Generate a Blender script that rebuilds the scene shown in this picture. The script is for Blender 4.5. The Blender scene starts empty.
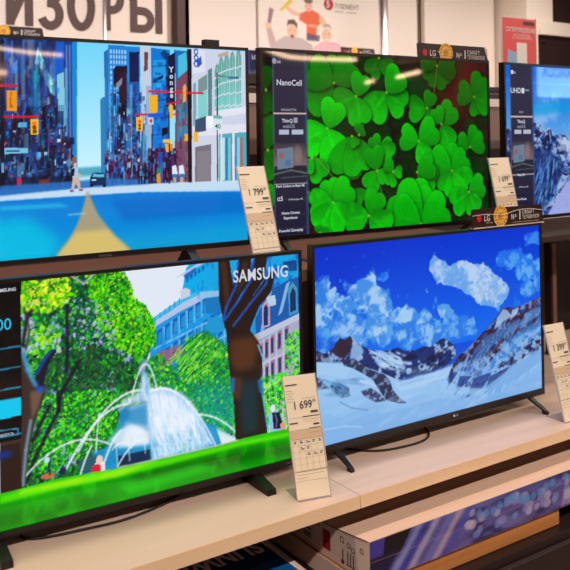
import bpy, bmesh, math, random
import numpy as np
from mathutils import Vector, Matrix

# ------------------------------------------------------------------ camera, world, lights, exposure
sc = bpy.context.scene
COL = sc.collection
EYE = 1.55                                     # height of the lens above the floor
cam_data = bpy.data.cameras.new('camera'); cam = bpy.data.objects.new('camera', cam_data); COL.objects.link(cam)
yaw, pitch, roll = 0.533355, 0.009908, -0.013882   # radians, from the vanishing points of the shelves
fwd = Vector((math.sin(yaw)*math.cos(pitch), math.cos(yaw)*math.cos(pitch), math.sin(pitch)))
rgt = Vector((math.cos(yaw), -math.sin(yaw), 0)); upv = rgt.cross(fwd)
r2 = rgt*math.cos(roll) + upv*math.sin(roll); u2 = -rgt*math.sin(roll) + upv*math.cos(roll)
mw = Matrix.Identity(4)
for i in range(3):
    mw[i][0] = r2[i]; mw[i][1] = u2[i]; mw[i][2] = -fwd[i]
mw[2][3] = EYE
cam.matrix_world = mw
cam_data.sensor_width = 36; cam_data.lens = 49.6472
cam_data.shift_x = 0.17270; cam_data.shift_y = -0.26338
cam_data.clip_start = .05; cam_data.clip_end = 100
cam_data.dof.use_dof = True; cam_data.dof.focus_distance = 2.1; cam_data.dof.aperture_fstop = 6.3
sc.camera = cam

sc.view_settings.view_transform = 'Standard'; sc.view_settings.look = 'None'
sc.view_settings.exposure = 0.0; sc.view_settings.gamma = 1.0
sc.view_settings.use_curve_mapping = False

w = bpy.data.worlds.new('store_air'); sc.world = w; w.use_nodes = True
w.node_tree.nodes['Background'].inputs[0].default_value = (1, .78, .62, 1)
w.node_tree.nodes['Background'].inputs[1].default_value = .05

def area(name, loc, sx, sy, energy, color=(1, .87, .77), rot=(0, 0, 0)):
    l = bpy.data.lights.new(name, 'AREA'); l.shape = 'RECTANGLE'; l.size = sx; l.size_y = sy
    l.energy = energy; l.color = color
    o = bpy.data.objects.new(name, l); o.location = loc; o.rotation_euler = rot; COL.objects.link(o)
    return o
area('aisle_strip_light', (2.5, 1.80, 3.08), 9.0, .07, 62)         # right over the display unit
area('aisle_strip_light', (2.5, -.45, 3.08), 9.0, .07, 182)         # second line, over the customer aisle
area('aisle_strip_light', (3.3, 3.45, 3.08), 6.2, .5, 100, (1, .91, .85))          # washes the back wall
area('aisle_strip_light', (6.0, -6.0, 3.05), 16.0, 1.0, 120)        # the rest of the store

# ------------------------------------------------------------------ materials
def lin(c):
    return tuple(((x/255)/12.92 if x/255 <= .04045 else ((x/255+.055)/1.055)**2.4) for x in c[:3])
def mat(name, col, rough=.5, metal=0, spec=.5, emit=None, es=1, bump=None, var=None, coat=0, trans=0, ior=1.45, alpha=1):
    m = bpy.data.materials.new(name); m.use_nodes = True
    nt = m.node_tree; b = nt.nodes['Principled BSDF']
    b.inputs['Base Color'].default_value = (*lin(col), 1); b.inputs['Roughness'].default_value = rough
    b.inputs['Metallic'].default_value = metal; b.inputs['Specular IOR Level'].default_value = spec
    b.inputs['Coat Weight'].default_value = coat; b.inputs['Coat Roughness'].default_value = .08
    b.inputs['Transmission Weight'].default_value = trans; b.inputs['IOR'].default_value = ior; b.inputs['Alpha'].default_value = alpha
    if emit:
        b.inputs['Emission Color'].default_value = (*lin(emit), 1); b.inputs['Emission Strength'].default_value = es
    tc = nt.nodes.new('ShaderNodeTexCoord')
    if var:                                       # (scale xyz, second colour, detail)
        mp = nt.nodes.new('ShaderNodeMapping'); mp.inputs['Scale'].default_value = var[0]
        n = nt.nodes.new('ShaderNodeTexNoise'); n.inputs['Detail'].default_value = 6; n.inputs['Scale'].default_value = 1
        mx = nt.nodes.new('ShaderNodeMix'); mx.data_type = 'RGBA'
        rp = nt.nodes.new('ShaderNodeValToRGB'); rp.color_ramp.elements[0].position = .3; rp.color_ramp.elements[1].position = .7
        mx.inputs[6].default_value = (*lin(col), 1); mx.inputs[7].default_value = (*lin(var[1]), 1)
        nt.links.new(tc.outputs['Object'], mp.inputs[0]); nt.links.new(mp.outputs[0], n.inputs['Vector'])
        nt.links.new(n.outputs['Fac'], rp.inputs[0]); nt.links.new(rp.outputs[0], mx.inputs[0])
        nt.links.new(mx.outputs[2], b.inputs['Base Color'])
    if bump:                                      # (scale, strength)
        n2 = nt.nodes.new('ShaderNodeTexNoise'); n2.inputs['Scale'].default_value = bump[0]
        bp = nt.nodes.new('ShaderNodeBump'); bp.inputs['Strength'].default_value = bump[1]; bp.inputs['Distance'].default_value = .002
        nt.links.new(tc.outputs['Object'], n2.inputs['Vector']); nt.links.new(n2.outputs['Fac'], bp.inputs['Height'])
        nt.links.new(bp.outputs[0], b.inputs['Normal'])
    return m
def attr_mat(name, lit, rough=.06, tint=(1, 1, 1)):
    """Picture stored as a colour per vertex: lit (a running screen) or printed."""
    m = bpy.data.materials.new(name); m.use_nodes = True
    nt = m.node_tree; b = nt.nodes['Principled BSDF']
    a = nt.nodes.new('ShaderNodeAttribute'); a.attribute_name = 'picture'
    b.inputs['Roughness'].default_value = rough
    if lit:
        b.inputs['Base Color'].default_value = (.004, .004, .004, 1)
        b.inputs['Emission Strength'].default_value = lit
        b.inputs['Specular IOR Level'].default_value = .32
        nt.links.new(a.outputs['Color'], b.inputs['Emission Color'])
    else:
        nt.links.new(a.outputs['Color'], b.inputs['Base Color'])
    return m

M = dict(
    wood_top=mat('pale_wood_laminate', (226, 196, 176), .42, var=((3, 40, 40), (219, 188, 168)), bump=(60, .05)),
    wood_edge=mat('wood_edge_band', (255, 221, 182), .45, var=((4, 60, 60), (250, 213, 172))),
    wood_shaded=mat('shade_toned_laminate', (150, 106, 90), .5, var=((3, 40, 40), (138, 96, 80))),  # darker copy of the shelf wood, stands in for shade
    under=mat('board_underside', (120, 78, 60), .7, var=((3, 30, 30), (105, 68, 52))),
    bezel=mat('dark_tv_plastic', (28, 16, 16), .42, bump=(300, .03)),
    bezel2=mat('glossy_tv_plastic', (24, 14, 16), .26, bump=(300, .02)),
    legm=mat('black_foot_plastic', (22, 15, 16), .4, bump=(200, .05)),
    metal=mat('dark_powder_coat', (62, 42, 38), .5, bump=(200, .08)),
    greypanel=mat('taupe_steel_panel', (150, 120, 108), .55, bump=(120, .04)),
    cream=mat('cream_wall_paint', (246, 226, 208), .8, bump=(80, .06), var=((.6, .6, .6), (243, 222, 203))),
    board=mat('white_sign_board', (246, 230, 216), .55, bump=(60, .02)),
    letter=mat('brown_sign_letter', (92, 66, 62), .5, bump=(60, .03)),
    post=mat('dark_brown_post', (84, 60, 56), .5, bump=(60, .04)),
    blueline=mat('blue_trim', (50, 60, 150), .4, bump=(60, .02)),
    chrome=mat('chrome_tube', (250, 240, 236), .28, 1, bump=(20, .01)),
    black=mat('black_print', (28, 20, 20), .35, bump=(60, .02)),
    bannerm=mat('dark_banner_board', (52, 30, 28), .3, bump=(60, .02)),
    gold=mat('gold_medal_print', (246, 176, 60), .35, bump=(60, .03), var=((90, 90, 90), (255, 204, 96))),
    goldd=mat('medal_dark_print', (150, 84, 22), .4, bump=(60, .02)),
    white=mat('white_print', (235, 228, 222), .5, bump=(60, .02)),
    clear=mat('clear_acrylic', (250, 244, 238), .06, alpha=.16),
    edge=mat('acrylic_edge', (214, 196, 188), .12, spec=.9, bump=(60, .02)),
    card=mat('cream_card', (252, 236, 208), .45, bump=(90, .02)),
    cardtan=mat('tan_card_band', (226, 194, 160), .45, bump=(90, .02)),
    ink=mat('grey_ink', (96, 80, 72), .6, bump=(90, .02)),
    ink2=mat('pale_ink', (176, 152, 130), .6, bump=(90, .02)),
    lgred=mat('crimson_disc', (196, 34, 52), .4, bump=(60, .02)),
    red=mat('red_print', (228, 88, 84), .45, bump=(60, .02)),
    kraft=mat('kraft_cardboard', (236, 200, 174), .75, bump=(70, .1), var=((3, 60, 60), (230, 193, 167))),
    kraft2=mat('brown_cardboard', (206, 138, 74), .75, bump=(70, .15), var=((3, 50, 50), (190, 122, 62))),
    cartonw=mat('white_carton', (250, 222, 206), .7, bump=(60, .08)),
    cartonblue=mat('blue_carton', (6, 96, 166), .5, bump=(60, .05)),
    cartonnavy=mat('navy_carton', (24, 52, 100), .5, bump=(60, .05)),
    base=mat('dark_base_panel', (44, 28, 27), .45, bump=(60, .05)),
    floor=mat('store_floor_tile', (112, 92, 82), .35, bump=(10, .05), var=((2, 2, 2), (104, 84, 74))),
    ceil=mat('ceiling_panel', (150, 128, 112), .8, bump=(30, .05)),
    cable=mat('black_cable', (20, 14, 14), .5, bump=(60, .03)),
    glow=mat('light_tube', (255, 240, 220), .4, emit=(255, 214, 170), es=32),
    glowtext=mat('screen_white_text', (20, 20, 20), .3, emit=(222, 228, 240), es=.85),
    dimtext=mat('screen_dim_text', (20, 20, 20), .3, emit=(158, 164, 186), es=.8),
    cyantext=mat('screen_cyan_text', (20, 20, 20), .3, emit=(40, 190, 230), es=.9),
    kblue=mat('cash_desk_sign_blue', (30, 60, 130), .4, emit=(24, 60, 150), es=4),
    klight=mat('cash_desk_sign_face', (200, 220, 240), .4, emit=(150, 200, 240), es=13),
    darkglass=mat('dark_appliance_face', (52, 34, 34), .3, bump=(60, .02)),
    cabinet=mat('white_cabinet', (248, 232, 214), .6, bump=(60, .03)),
)

# ------------------------------------------------------------------ mesh helpers
def link(name, bm, m, parent=None, smooth=False):
    me = bpy.data.meshes.new(name); bm.to_mesh(me); bm.free()
    if isinstance(m, (list, tuple)):
        for x in m: me.materials.append(x)
    else: me.materials.append(m)
    if smooth:
        for p in me.polygons: p.use_smooth = True
    o = bpy.data.objects.new(name, me); COL.objects.link(o)
    if parent: o.parent = parent
    return o
def box(bm, x0, x1, y0, y1, z0, z1, mi=0, bev=0, T=None):
    r = bmesh.ops.create_cube(bm, size=1)
    for v in r['verts']:
        v.co = Vector(((x0+x1)/2 + v.co.x*(x1-x0), (y0+y1)/2 + v.co.y*(y1-y0), (z0+z1)/2 + v.co.z*(z1-z0)))
        if T: v.co = T @ v.co
    fs = list({f for v in r['verts'] for f in v.link_faces})
    for f in fs: f.material_index = mi
    if bev:
        es = list({e for v in r['verts'] for e in v.link_edges})
        rb = bmesh.ops.bevel(bm, geom=es, offset=bev, segments=2, profile=.6, affect='EDGES')
        for f in rb['faces']: f.material_index = mi
    return fs
def newbox(name, m, x0, x1, y0, y1, z0, z1, parent=None, bev=.001):
    bm = bmesh.new(); box(bm, x0, x1, y0, y1, z0, z1, bev=bev); return link(name, bm, m, parent)
def prism(bm, pts, a, b, mi=0):
    """Polygon given as 3D points swept from offset vector a to b."""
    va = [bm.verts.new(Vector(p)+Vector(a)) for p in pts]; vb = [bm.verts.new(Vector(p)+Vector(b)) for p in pts]
    n = len(pts); fs = [bm.faces.new(va), bm.faces.new(vb[::-1])]
    for i in range(n): fs.append(bm.faces.new((va[i], vb[i], vb[(i+1) % n], va[(i+1) % n])))
    for f in fs: f.material_index = mi
    bmesh.ops.recalc_face_normals(bm, faces=fs)
def tube(bm, pts, r, seg=8, cap=True, mi=0):
    pts = [Vector(p) for p in pts]; rings = []
    for i, p in enumerate(pts):
        d = (pts[min(i+1, len(pts)-1)] - pts[max(i-1, 0)]).normalized()
        a = d.orthogonal().normalized() if i == 0 else (rings_a - d*rings_a.dot(d)).normalized()
        rings_a = a; b = d.cross(a)
        rings.append([bm.verts.new(p + (a*math.cos(t)+b*math.sin(t))*r) for t in [2*math.pi*k/seg for k in range(seg)]])
    for i in range(len(rings)-1):
        for k in range(seg):
            f = bm.faces.new((rings[i][k], rings[i][(k+1) % seg], rings[i+1][(k+1) % seg], rings[i+1][k])); f.smooth = True; f.material_index = mi
    if cap:
        bm.faces.new(rings[0][::-1]).material_index = mi; bm.faces.new(rings[-1]).material_index = mi
def spline(pts, n=8):
    pts = [Vector(p) for p in pts]; P = [pts[0]]+pts+[pts[-1]]; out = []
    for i in range(1, len(P)-2):
        for k in range(n):
            t = k/n; a, b, c, d = P[i-1:i+3]
            out.append(.5*((2*b)+(-a+c)*t+(2*a-5*b+4*c-d)*t*t+(-a+3*b-3*c+d)*t**3))
    return out+[pts[-1]]
def empty(name, loc, rz=0):
    o = bpy.data.objects.new(name, None); o.location = loc; o.rotation_euler.z = rz; o.empty_display_size = .1; COL.objects.link(o); return o
def tag(o, label=None, cat=None, group=None, kind=None):
    if label: o['label'] = label
    if cat: o['category'] = cat
    if group: o['group'] = group
    if kind: o['kind'] = kind
    return o
def copy_tree(o, parent=None):
    c = o.copy(); COL.objects.link(c); c.parent = parent
    for ch in o.children: copy_tree(ch, c)
    return c
_font = {}
def text(bm, s, x, y, size, T, align='LEFT', mi=0, off=0.0, ext=0.0, xs=1.0, spacing=1.0):
    """Letters as mesh; (x, y) baseline start in the plane given by matrix T (x right, y up)."""
    cu = bpy.data.curves.new('t', 'FONT'); cu.body = s; cu.size = size; cu.align_x = align; cu.offset = off; cu.extrude = ext
    cu.space_character = spacing; cu.resolution_u = 3
    ob = bpy.data.objects.new('t', cu); COL.objects.link(ob)
    me = bpy.data.meshes.new_from_object(ob.evaluated_get(bpy.context.evaluated_depsgraph_get()))
    me.transform(T @ Matrix.Translation((x, y, 0)) @ Matrix.Diagonal((xs, 1, 1, 1)))
    n0 = len(bm.faces); bm.from_mesh(me); bm.faces.ensure_lookup_table()
    for f in bm.faces[n0:]: f.material_index = mi
    bpy.data.objects.remove(ob); bpy.data.curves.remove(cu); bpy.data.meshes.remove(me)
def plate(bm, pts, T, mi=0):
    f = bm.faces.new([bm.verts.new(T @ Vector((p[0], p[1], 0))) for p in pts]); f.material_index = mi
def rect(bm, x0, y0, x1, y1, T, mi=0): plate(bm, [(x0, y0), (x1, y0), (x1, y1), (x0, y1)], T, mi)
def disc(bm, x, y, rx, ry, T, mi=0, n=28): plate(bm, [(x+rx*math.cos(2*math.pi*k/n), y+ry*math.sin(2*math.pi*k/n)) for k in range(n)], T, mi)
# plane standing up, facing the viewer (-Y): x right, y up
def upright(x=0, y=0, z=0): return Matrix(((1, 0, 0, x), (0, 0, -1, y), (0, 1, 0, z), (0, 0, 0, 1)))

# ------------------------------------------------------------------ picture painter (what the screens show, what is printed)
class Pic:
    """Paints in a 1600 x 900 frame (y down), on a W x H raster; rows are later vertices of the screen mesh."""
    def __init__(s, c0, c1=None, W=1024, H=576, UW=1600, UH=900):
        s.W, s.H, s.k, s.ky = W, H, W/UW, H/UH
        t = np.linspace(0, 1, H)[:, None, None]; c1 = c1 or c0
        s.a = (np.array(c0, float)*(1-t) + np.array(c1, float)*t) * np.ones((H, W, 1))
        s.rng = np.random.RandomState(5)
    def _blend(s, y0, y1, x0, x1, m, col):
        s.a[y0:y1, x0:x1] = s.a[y0:y1, x0:x1]*(1-m[..., None]) + np.asarray(col, float)*m[..., None]
    def _soft(s, m, r):
        for _ in range(2):
            for ax in (0, 1):
                p = np.pad(m, [(r+1, r) if i == ax else (0, 0) for i in (0, 1)], mode='edge'); c = np.cumsum(p, ax)
                m = (np.take(c, range(2*r+1, c.shape[ax]), ax) - np.take(c, range(0, c.shape[ax]-2*r-1), ax))/(2*r+1)
        return m
    def mask(s, pts, soft=0):
        P = np.array(pts, float)*[s.k, s.ky]; g = soft*s.k; pad = int(g*2+2)
        x0, y0 = np.floor(P.min(0)).astype(int)-pad; x1, y1 = np.ceil(P.max(0)).astype(int)+pad
        x0, y0, x1, y1 = max(x0, 0), max(y0, 0), min(x1, s.W), min(y1, s.H)
        if x1 <= x0 or y1 <= y0: return None
        xs = np.arange(x0, x1)+.5; ys = np.arange(y0, y1)+.5
        c = np.zeros((len(ys), len(xs)), bool); Q = np.roll(P, -1, 0)
        for (ax, ay), (bx, by) in zip(P, Q):
            if ay == by: continue
            cond = (ys >= min(ay, by)) & (ys < max(ay, by))
            if not cond.any(): continue
            xi = ax+(ys[cond]-ay)*(bx-ax)/(by-ay); c[cond] ^= xs[None, :] < xi[:, None]
        m = c.astype(float)
        if g >= .8: m = s._soft(m, max(1, int(round(g/1.5))))
        return y0, y1, x0, x1, m
    def poly(s, pts, col, a=1, soft=0):
        r = s.mask(pts, soft)
        if r: y0, y1, x0, x1, m = r; s._blend(y0, y1, x0, x1, m*a, col)
    def grad(s, pts, c0, c1, a=1, soft=0, ax=1):
        r = s.mask(pts, soft)
        if not r: return
        y0, y1, x0, x1, m = r; P = np.array(pts, float)*[s.k, s.ky]; lo, hi = P[:, ax].min(), P[:, ax].max()
        t = np.clip(((np.arange(y0, y1) if ax else np.arange(x0, x1))-lo)/(hi-lo), 0, 1)
        t = t[:, None, None] if ax else t[None, :, None]
        s._blend(y0, y1, x0, x1, m*a, np.array(c0, float)*(1-t)+np.array(c1, float)*t)
    def line(s, pts, wd, col, a=1, soft=0):
        for (ax, ay), (bx, by) in zip(pts[:-1], pts[1:]):
            L = math.hypot(bx-ax, by-ay) or 1; nx, ny = -(by-ay)/L*wd/2, (bx-ax)/L*wd/2; ex, ey = (bx-ax)/L*wd*.3, (by-ay)/L*wd*.3
            s.poly([(ax+nx-ex, ay+ny-ey), (bx+nx+ex, by+ny+ey), (bx-nx+ex, by-ny+ey), (ax-nx-ex, ay-ny-ey)], col, a, soft)
    def ell(s, x, y, rx, ry, col, a=1, soft=0, rot=0, n=18):
        cr, sr = math.cos(rot), math.sin(rot)
        s.poly([(x+rx*math.cos(t)*cr-ry*math.sin(t)*sr, y+rx*math.cos(t)*sr+ry*math.sin(t)*cr) for t in [2*math.pi*k/n for k in range(n)]], col, a, soft)
    def fbm(s, sx, sy, seed=0, octv=5):
        out = np.zeros((s.H, s.W)); amp = 1; tot = 0; r = np.random.RandomState(seed)
        for o in range(octv):
            gx, gy = int(sx*2**o)+2, int(sy*2**o)+2; g = r.rand(gy+1, gx+1)
            X = np.linspace(0, gx-1.001, s.W); Y = np.linspace(0, gy-1.001, s.H)
            xi, yi = X.astype(int), Y.astype(int); fx, fy = X-xi, Y-yi; fx = fx*fx*(3-2*fx); fy = (fy*fy*(3-2*fy))[:, None]
            v = (g[yi][:, xi]*(1-fx)+g[yi][:, xi+1]*fx)*(1-fy) + (g[yi+1][:, xi]*(1-fx)+g[yi+1][:, xi+1]*fx)*fy
            out += v*amp; tot += amp; amp *= .55
        return out/tot
    def noise(s, pts, col, N, lo, hi, a=1, soft=0):
        r = s.mask(pts, soft)
        if r:
            y0, y1, x0, x1, m = r; t = np.clip((N[y0:y1, x0:x1]-lo)/(hi-lo), 0, 1); s._blend(y0, y1, x0, x1, m*t*a, col)
    def inside(s, pts, n):
        P = np.array(pts, float); lo, hi = P.min(0), P.max(0); out = []
        while len(out) < n:
            q = lo+(hi-lo)*s.rng.rand(2); c = False
            for (ax, ay), (bx, by) in zip(P, np.roll(P, -1, 0)):
                if (ay > q[1]) != (by > q[1]) and q[0] < ax+(q[1]-ay)*(bx-ax)/(by-ay): c = not c
            if c: out.append(q)
        return out
    def leaves(s, pts, n, cols, r0, r1, a=.9, soft=0):
        for q in s.inside(pts, n):
            r = r0+(r1-r0)*s.rng.rand()**2; c = np.array(cols[s.rng.randint(len(cols))], float)*(.85+.3*s.rng.rand())
            s.ell(q[0], q[1], r, r*(.35+.5*s.rng.rand()), np.clip(c, 0, 255), a, soft, rot=s.rng.rand()*3.14, n=8)
    def cumulus(s, pts, seed, col=(176, 212, 242), base=(56, 138, 228), dens=1.0, soft=46):
        """Cloud: a soft mass broken up by fractal noise, pale on its billows and blue in its hollows."""
        r = s.mask(pts, soft)
        if not r: return
        y0, y1, x0, x1, m = r; m = s._soft(m, max(1, int(soft*s.k/2)))
        n1 = s.fbm(26, 16, seed, 6)[y0:y1, x0:x1]; n2 = s.fbm(34, 22, seed+7, 5)[y0:y1, x0:x1]
        d = np.clip((m*1.5*dens+(n1-.5)*2.6-.62)/.38, 0, 1); k = np.clip((n2-.42)/.2, 0, 1)*np.clip(d*1.2-.1, 0, 1)
        c = np.array(base, float)*(1-k[..., None])+np.array(col, float)*k[..., None]
        s.a[y0:y1, x0:x1] = s.a[y0:y1, x0:x1]*(1-d[..., None]*.93)+c*d[..., None]*.93
    def puffs(s, pts, n, cols, r0, r1, a=.5):
        for q in s.inside(pts, n):
            r = r0+(r1-r0)*s.rng.rand()**1.5; s.ell(q[0], q[1], r*(1+.5*s.rng.rand()), r, cols[s.rng.randint(len(cols))], a, r*.55, n=10)
    def streaks(s, pts, n, cols, L, wd, ang, a=.8, soft=0):
        keep = s.a.copy(); r = s.mask(pts, 6)
        if r is None: return
        for q in s.inside(pts, n):
            l = L*(.4+s.rng.rand()); t = ang+s.rng.randn()*.12; c = cols[s.rng.randint(len(cols))]
            s.line([(q[0], q[1]), (q[0]+l*math.cos(t), q[1]+l*math.sin(t))], wd*(.5+s.rng.rand()), c, a, soft)
        y0, y1, x0, x1, m = r; new = s.a[y0:y1, x0:x1].copy(); s.a = keep; s.a[y0:y1, x0:x1] = keep[y0:y1, x0:x1]*(1-m[..., None])+new*m[..., None]
    def bits(s, pts, n, cols, w0, w1, h0, h1, a=.85, slope=0.0, soft=0):
        """Small upright rectangles: windows, signs, shop fronts."""
        for q in s.inside(pts, n):
            w_ = w0+(w1-w0)*s.rng.rand()**2; h_ = h0+(h1-h0)*s.rng.rand()**2; c = np.array(cols[s.rng.randint(len(cols))], float)*(.75+.45*s.rng.rand())
            s.poly([(q[0], q[1]), (q[0]+w_, q[1]+w_*slope), (q[0]+w_, q[1]+h_+w_*slope), (q[0], q[1]+h_)], np.clip(c, 0, 255), a, soft)

def picture_mesh(name, pic, mt, T, w, h, parent=None, nx=512, ny=288):
    """Flat panel w x h in plane T (x right, y up, origin top left), one vertex colour per sample of the picture."""
    X = np.linspace(0, 1, nx+1); Y = np.linspace(0, 1, ny+1)
    A = np.clip(pic.a, 0, 255)/255
    A = np.where(A <= .04045, A/12.92, ((A+.055)/1.055)**2.4)
    P = pic._softn(A) if hasattr(pic, '_softn') else A
    fx = X*(pic.W-1); fy = Y*(pic.H-1); xi = np.minimum(fx.astype(int), pic.W-2); yi = np.minimum(fy.astype(int), pic.H-2)
    tx = (fx-xi)[None, :, None]; ty = (fy-yi)[:, None, None]
    C = (P[yi][:, xi]*(1-tx)+P[yi][:, xi+1]*tx)*(1-ty)+(P[yi+1][:, xi]*(1-tx)+P[yi+1][:, xi+1]*tx)*ty
    gx, gy = np.meshgrid(X*w, -Y*h); co = np.stack([gx, gy, np.zeros_like(gx), np.ones_like(gx)], -1).reshape(-1, 4)
    co = (co @ np.array(T).T)[:, :3]
    i = np.arange(ny)[:, None]*(nx+1)+np.arange(nx)[None, :]
    q = np.stack([i+nx+1, i+nx+2, i+1, i], -1).reshape(-1)
    me = bpy.data.meshes.new(name); me.vertices.add(len(co)); me.vertices.foreach_set('co', co.ravel().astype(np.float32))
    me.loops.add(len(q)); me.loops.foreach_set('vertex_index', q.astype(np.int32)); me.polygons.add(nx*ny)
    me.polygons.foreach_set('loop_start', (np.arange(nx*ny)*4).astype(np.int32)); me.update(calc_edges=True)
    at = me.color_attributes.new('picture', 'FLOAT_COLOR', 'POINT')
    at.data.foreach_set('color', np.concatenate([C.reshape(-1, 3), np.ones((len(co), 1))], 1).ravel().astype(np.float32))
    me.materials.append(mt)
    o = bpy.data.objects.new(name, me); COL.objects.link(o)
    if parent: o.parent = parent
    return o

# ------------------------------------------------------------------ what the screens show
def pic_street():
    p = Pic((120, 214, 250), (196, 242, 255)); P = p.poly; p.grad([(718,-7),(901,-16),(893,574),(710,568)], (112, 212, 250), (206, 244, 255))
    N1 = p.fbm(60, 9, 1); N2 = p.fbm(90, 50, 2, 3)
    P([(-9,-7),(750,-51),(740,670),(-15,634)], (22, 38, 84))
    p.noise([(-9,-7),(674,-47),(666,583),(-15,559)], (40, 110, 210), N1, .42, .75, .9)
    p.noise([(-10,106),(672,80),(665,625),(-15,597)], (50, 16, 44), N2, .5, .7, .8)
    for i in range(34):                                            # tall fronts on the left, striped by windows
        x = -480/4.6*1 - 0 + i*5.2
        q = [(418,9),(427,8),(424,300),(415,300)]; dx = (x)*4.54
        c = [(46, 120, 214), (20, 60, 150), (90, 150, 220), (30, 40, 90), (120, 130, 170)][i % 5]
        p.poly([(a+dx, b) for a, b in q], c, .55, 3)
    P([(458,141),(466,112),(492,79),(487,128),(479,144)], (10, 110, 220)); P([(518,4),(560,1),(558,167),(529,168)], (110, 110, 130), .7, 6)
    P([(651,5),(691,3),(689,142),(671,181),(650,122)], (20, 90, 200)); P([(691,3),(726,1),(724,543),(693,542)], (24, 60, 150))
    P([(658,143),(689,130),(691,290),(661,281)], (130, 200, 225)); P([(661,269),(696,268),(697,521),(666,520)], (90, 160, 200))
    for x in (66, 69, 72): 
        dx = (x-66)*4.54; p.poly([(a+dx, b) for a, b in [(699,15),(705,15),(702,542),(697,542)]], (150, 190, 220), .6, 2)
    P([(726,1),(747,0),(743,577),(728,577)], (0, 140, 225)); P([(612,-1),(656,-4),(650,81),(619,123)], (30, 26, 70), .8, 4)
    P([(577,29),(563,96),(585,116),(631,219),(648,231),(649,198)], (96, 210, 220)); P([(584,125),(631,219),(648,231),(645,164),(619,136)], (110, 225, 180), .85)
    p.noise([(577,29),(563,96),(631,219),(648,231),(649,198)], (200, 240, 240), N2, .5, .6, .6)
    P([(559,134),(580,116),(583,249),(561,270)], (20, 150, 170)); P([(580,158),(622,240),(609,257),(584,199)], (70, 24, 60))
    P([(583,249),(622,236),(626,265),(587,278)], (120, 140, 170)); P([(587,274),(648,273),(654,457),(589,456)], (52, 22, 46))
    P([(608,319),(630,319),(629,348),(608,348)], (40, 160, 150)); P([(578,336),(595,336),(594,394),(577,394)], (20, 60, 190))
    P([(603,398),(629,394),(628,448),(602,452)], (200, 48, 92)); P([(628,419),(650,420),(650,461),(628,465)], (226, 60, 96))
    P([(654,449),(672,449),(671,487),(654,487)], (190, 44, 80)); P([(693,500),(711,500),(711,517),(693,517)], (190, 44, 80)); P([(572,410),(594,411),(593,444),(572,443)], (110, 30, 90))
    P([(-14,446),(580,456),(733,501),(745,611),(-15,619)], (26, 30, 62), .75, 12)
    p.noise([(-12,333),(669,332),(742,501),(745,603),(-15,597)], (60, 130, 200), N2, .55, .7, .7)
    LP = [(14, 16, 40), (10, 10, 26), (30, 60, 130), (60, 20, 44), (24, 90, 170), (90, 150, 200), (14, 40, 90), (40, 24, 50)]
    p.bits([(-10,38),(647,5),(651,323),(-13,348)], 420, [(30, 60, 140), (20, 30, 80), (70, 130, 210), (24, 20, 54), (110, 140, 190), (16, 90, 190)], 6, 22, 20, 190, .5, 0, 2)
    for x_, c_ in ((-70, (40, 90, 170)), (-40, (20, 120, 190)), (8, (30, 80, 170)), (14, (90, 150, 200)), (29, (20, 110, 180)), (33, (20, 150, 170)), (61, (120, 200, 220))): p.poly([(a_+(x_-8)*4.55, b_) for a_, b_ in [(450,113),(462,112),(461,324),(449,324)]], c_, .6, 4)
    p.bits([(-12,276),(652,269),(721,416),(736,594),(-15,604)], 1500, LP, 4, 26, 8, 90, .7)
    p.bits([(-12,303),(652,298),(720,458),(737,577),(-15,589)], 260, [(80, 170, 230), (170, 60, 100), (40, 130, 160), (210, 220, 240), (130, 30, 70), (20, 120, 220)], 3, 14, 4, 26, .8)
    P([(412,566),(666,566),(746,569),(746,590),(411,614)], (14, 20, 44), .7, 4)
    P([(482,568),(498,569),(498,602),(481,601)], (210, 30, 80)); P([(503,577),(540,579),(540,620),(502,618)], (20, 50, 60)); P([(575,580),(618,577),(617,602),(574,605)], (120, 44, 40))
    P([(430,445),(529,447),(529,467),(433,470)], (120, 190, 226)); P([(438,454),(496,455),(496,463),(438,462)], (40, 70, 140)); P([(493,342),(526,342),(526,363),(493,363)], (70, 170, 230))
    P([(418,9),(435,8),(432,623),(411,622)], (12, 14, 30), .85); P([(419,506),(429,506),(428,546),(418,546)], (90, 160, 230))
    P([(720,492),(738,484),(738,518),(719,526)], (150, 90, 50))
    p.ell(*[(733,547)][0], 22, 10, (110, 190, 220), .9, 4)
    P([(737,535),(865,530),(865,573),(737,569)], (60, 160, 190), .9, 6)
    # right hand side of the street
    P([(851,245),(865,232),(893,232),(888,591),(851,590)], (40, 130, 190)); P([(872,37),(896,23),(889,548),(875,547)], (40, 110, 180))
    P([(891,6),(1045,8),(1036,596),(883,591)], (30, 130, 216))
    for i in range(6):
        for j in range(9):
            dx, dy = i*3.0*4.54, j*5.4*4.2
            p.poly([(a+dx, b+dy) for a, b in [(901,27),(908,27),(908,42),(900,42)]], (190, 226, 250), .8)
    P([(913,114),(928,96),(981,94),(975,463),(937,462),(941,183),(917,192)], (28, 22, 40)); P([(942,130),(975,112),(983,243),(949,296)], (60, 24, 44), .8)
    P([(927,174),(956,147),(955,174),(926,201)], (150, 160, 190), .8)
    P([(991,32),(1040,30),(1037,207),(993,208)], (24, 30, 80)); P([(980,164),(1038,163),(1033,508),(974,528)], (40, 100, 180), .8)
    p.bits([(893,210),(1091,206),(1086,589),(865,581)], 520, LP, 4, 22, 8, 80, .75)
    for x_, c_ in ((105, (40, 120, 190)), (109, (90, 180, 230)), (112, (30, 110, 190)), (128, (40, 120, 200)), (131, (110, 170, 220)), (135, (20, 60, 150)), (143, (130, 160, 200))): p.poly([(a_+(x_-105)*4.55, b_) for a_, b_ in [(875,176),(886,175),(883,513),(872,521)]], c_, .75, 3)
    p.bits([(893,245),(1091,242),(1086,580),(865,573)], 200, [(90, 190, 240), (30, 130, 220), (200, 220, 240), (40, 60, 150), (120, 40, 90)], 3, 14, 5, 50, .8)
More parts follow.
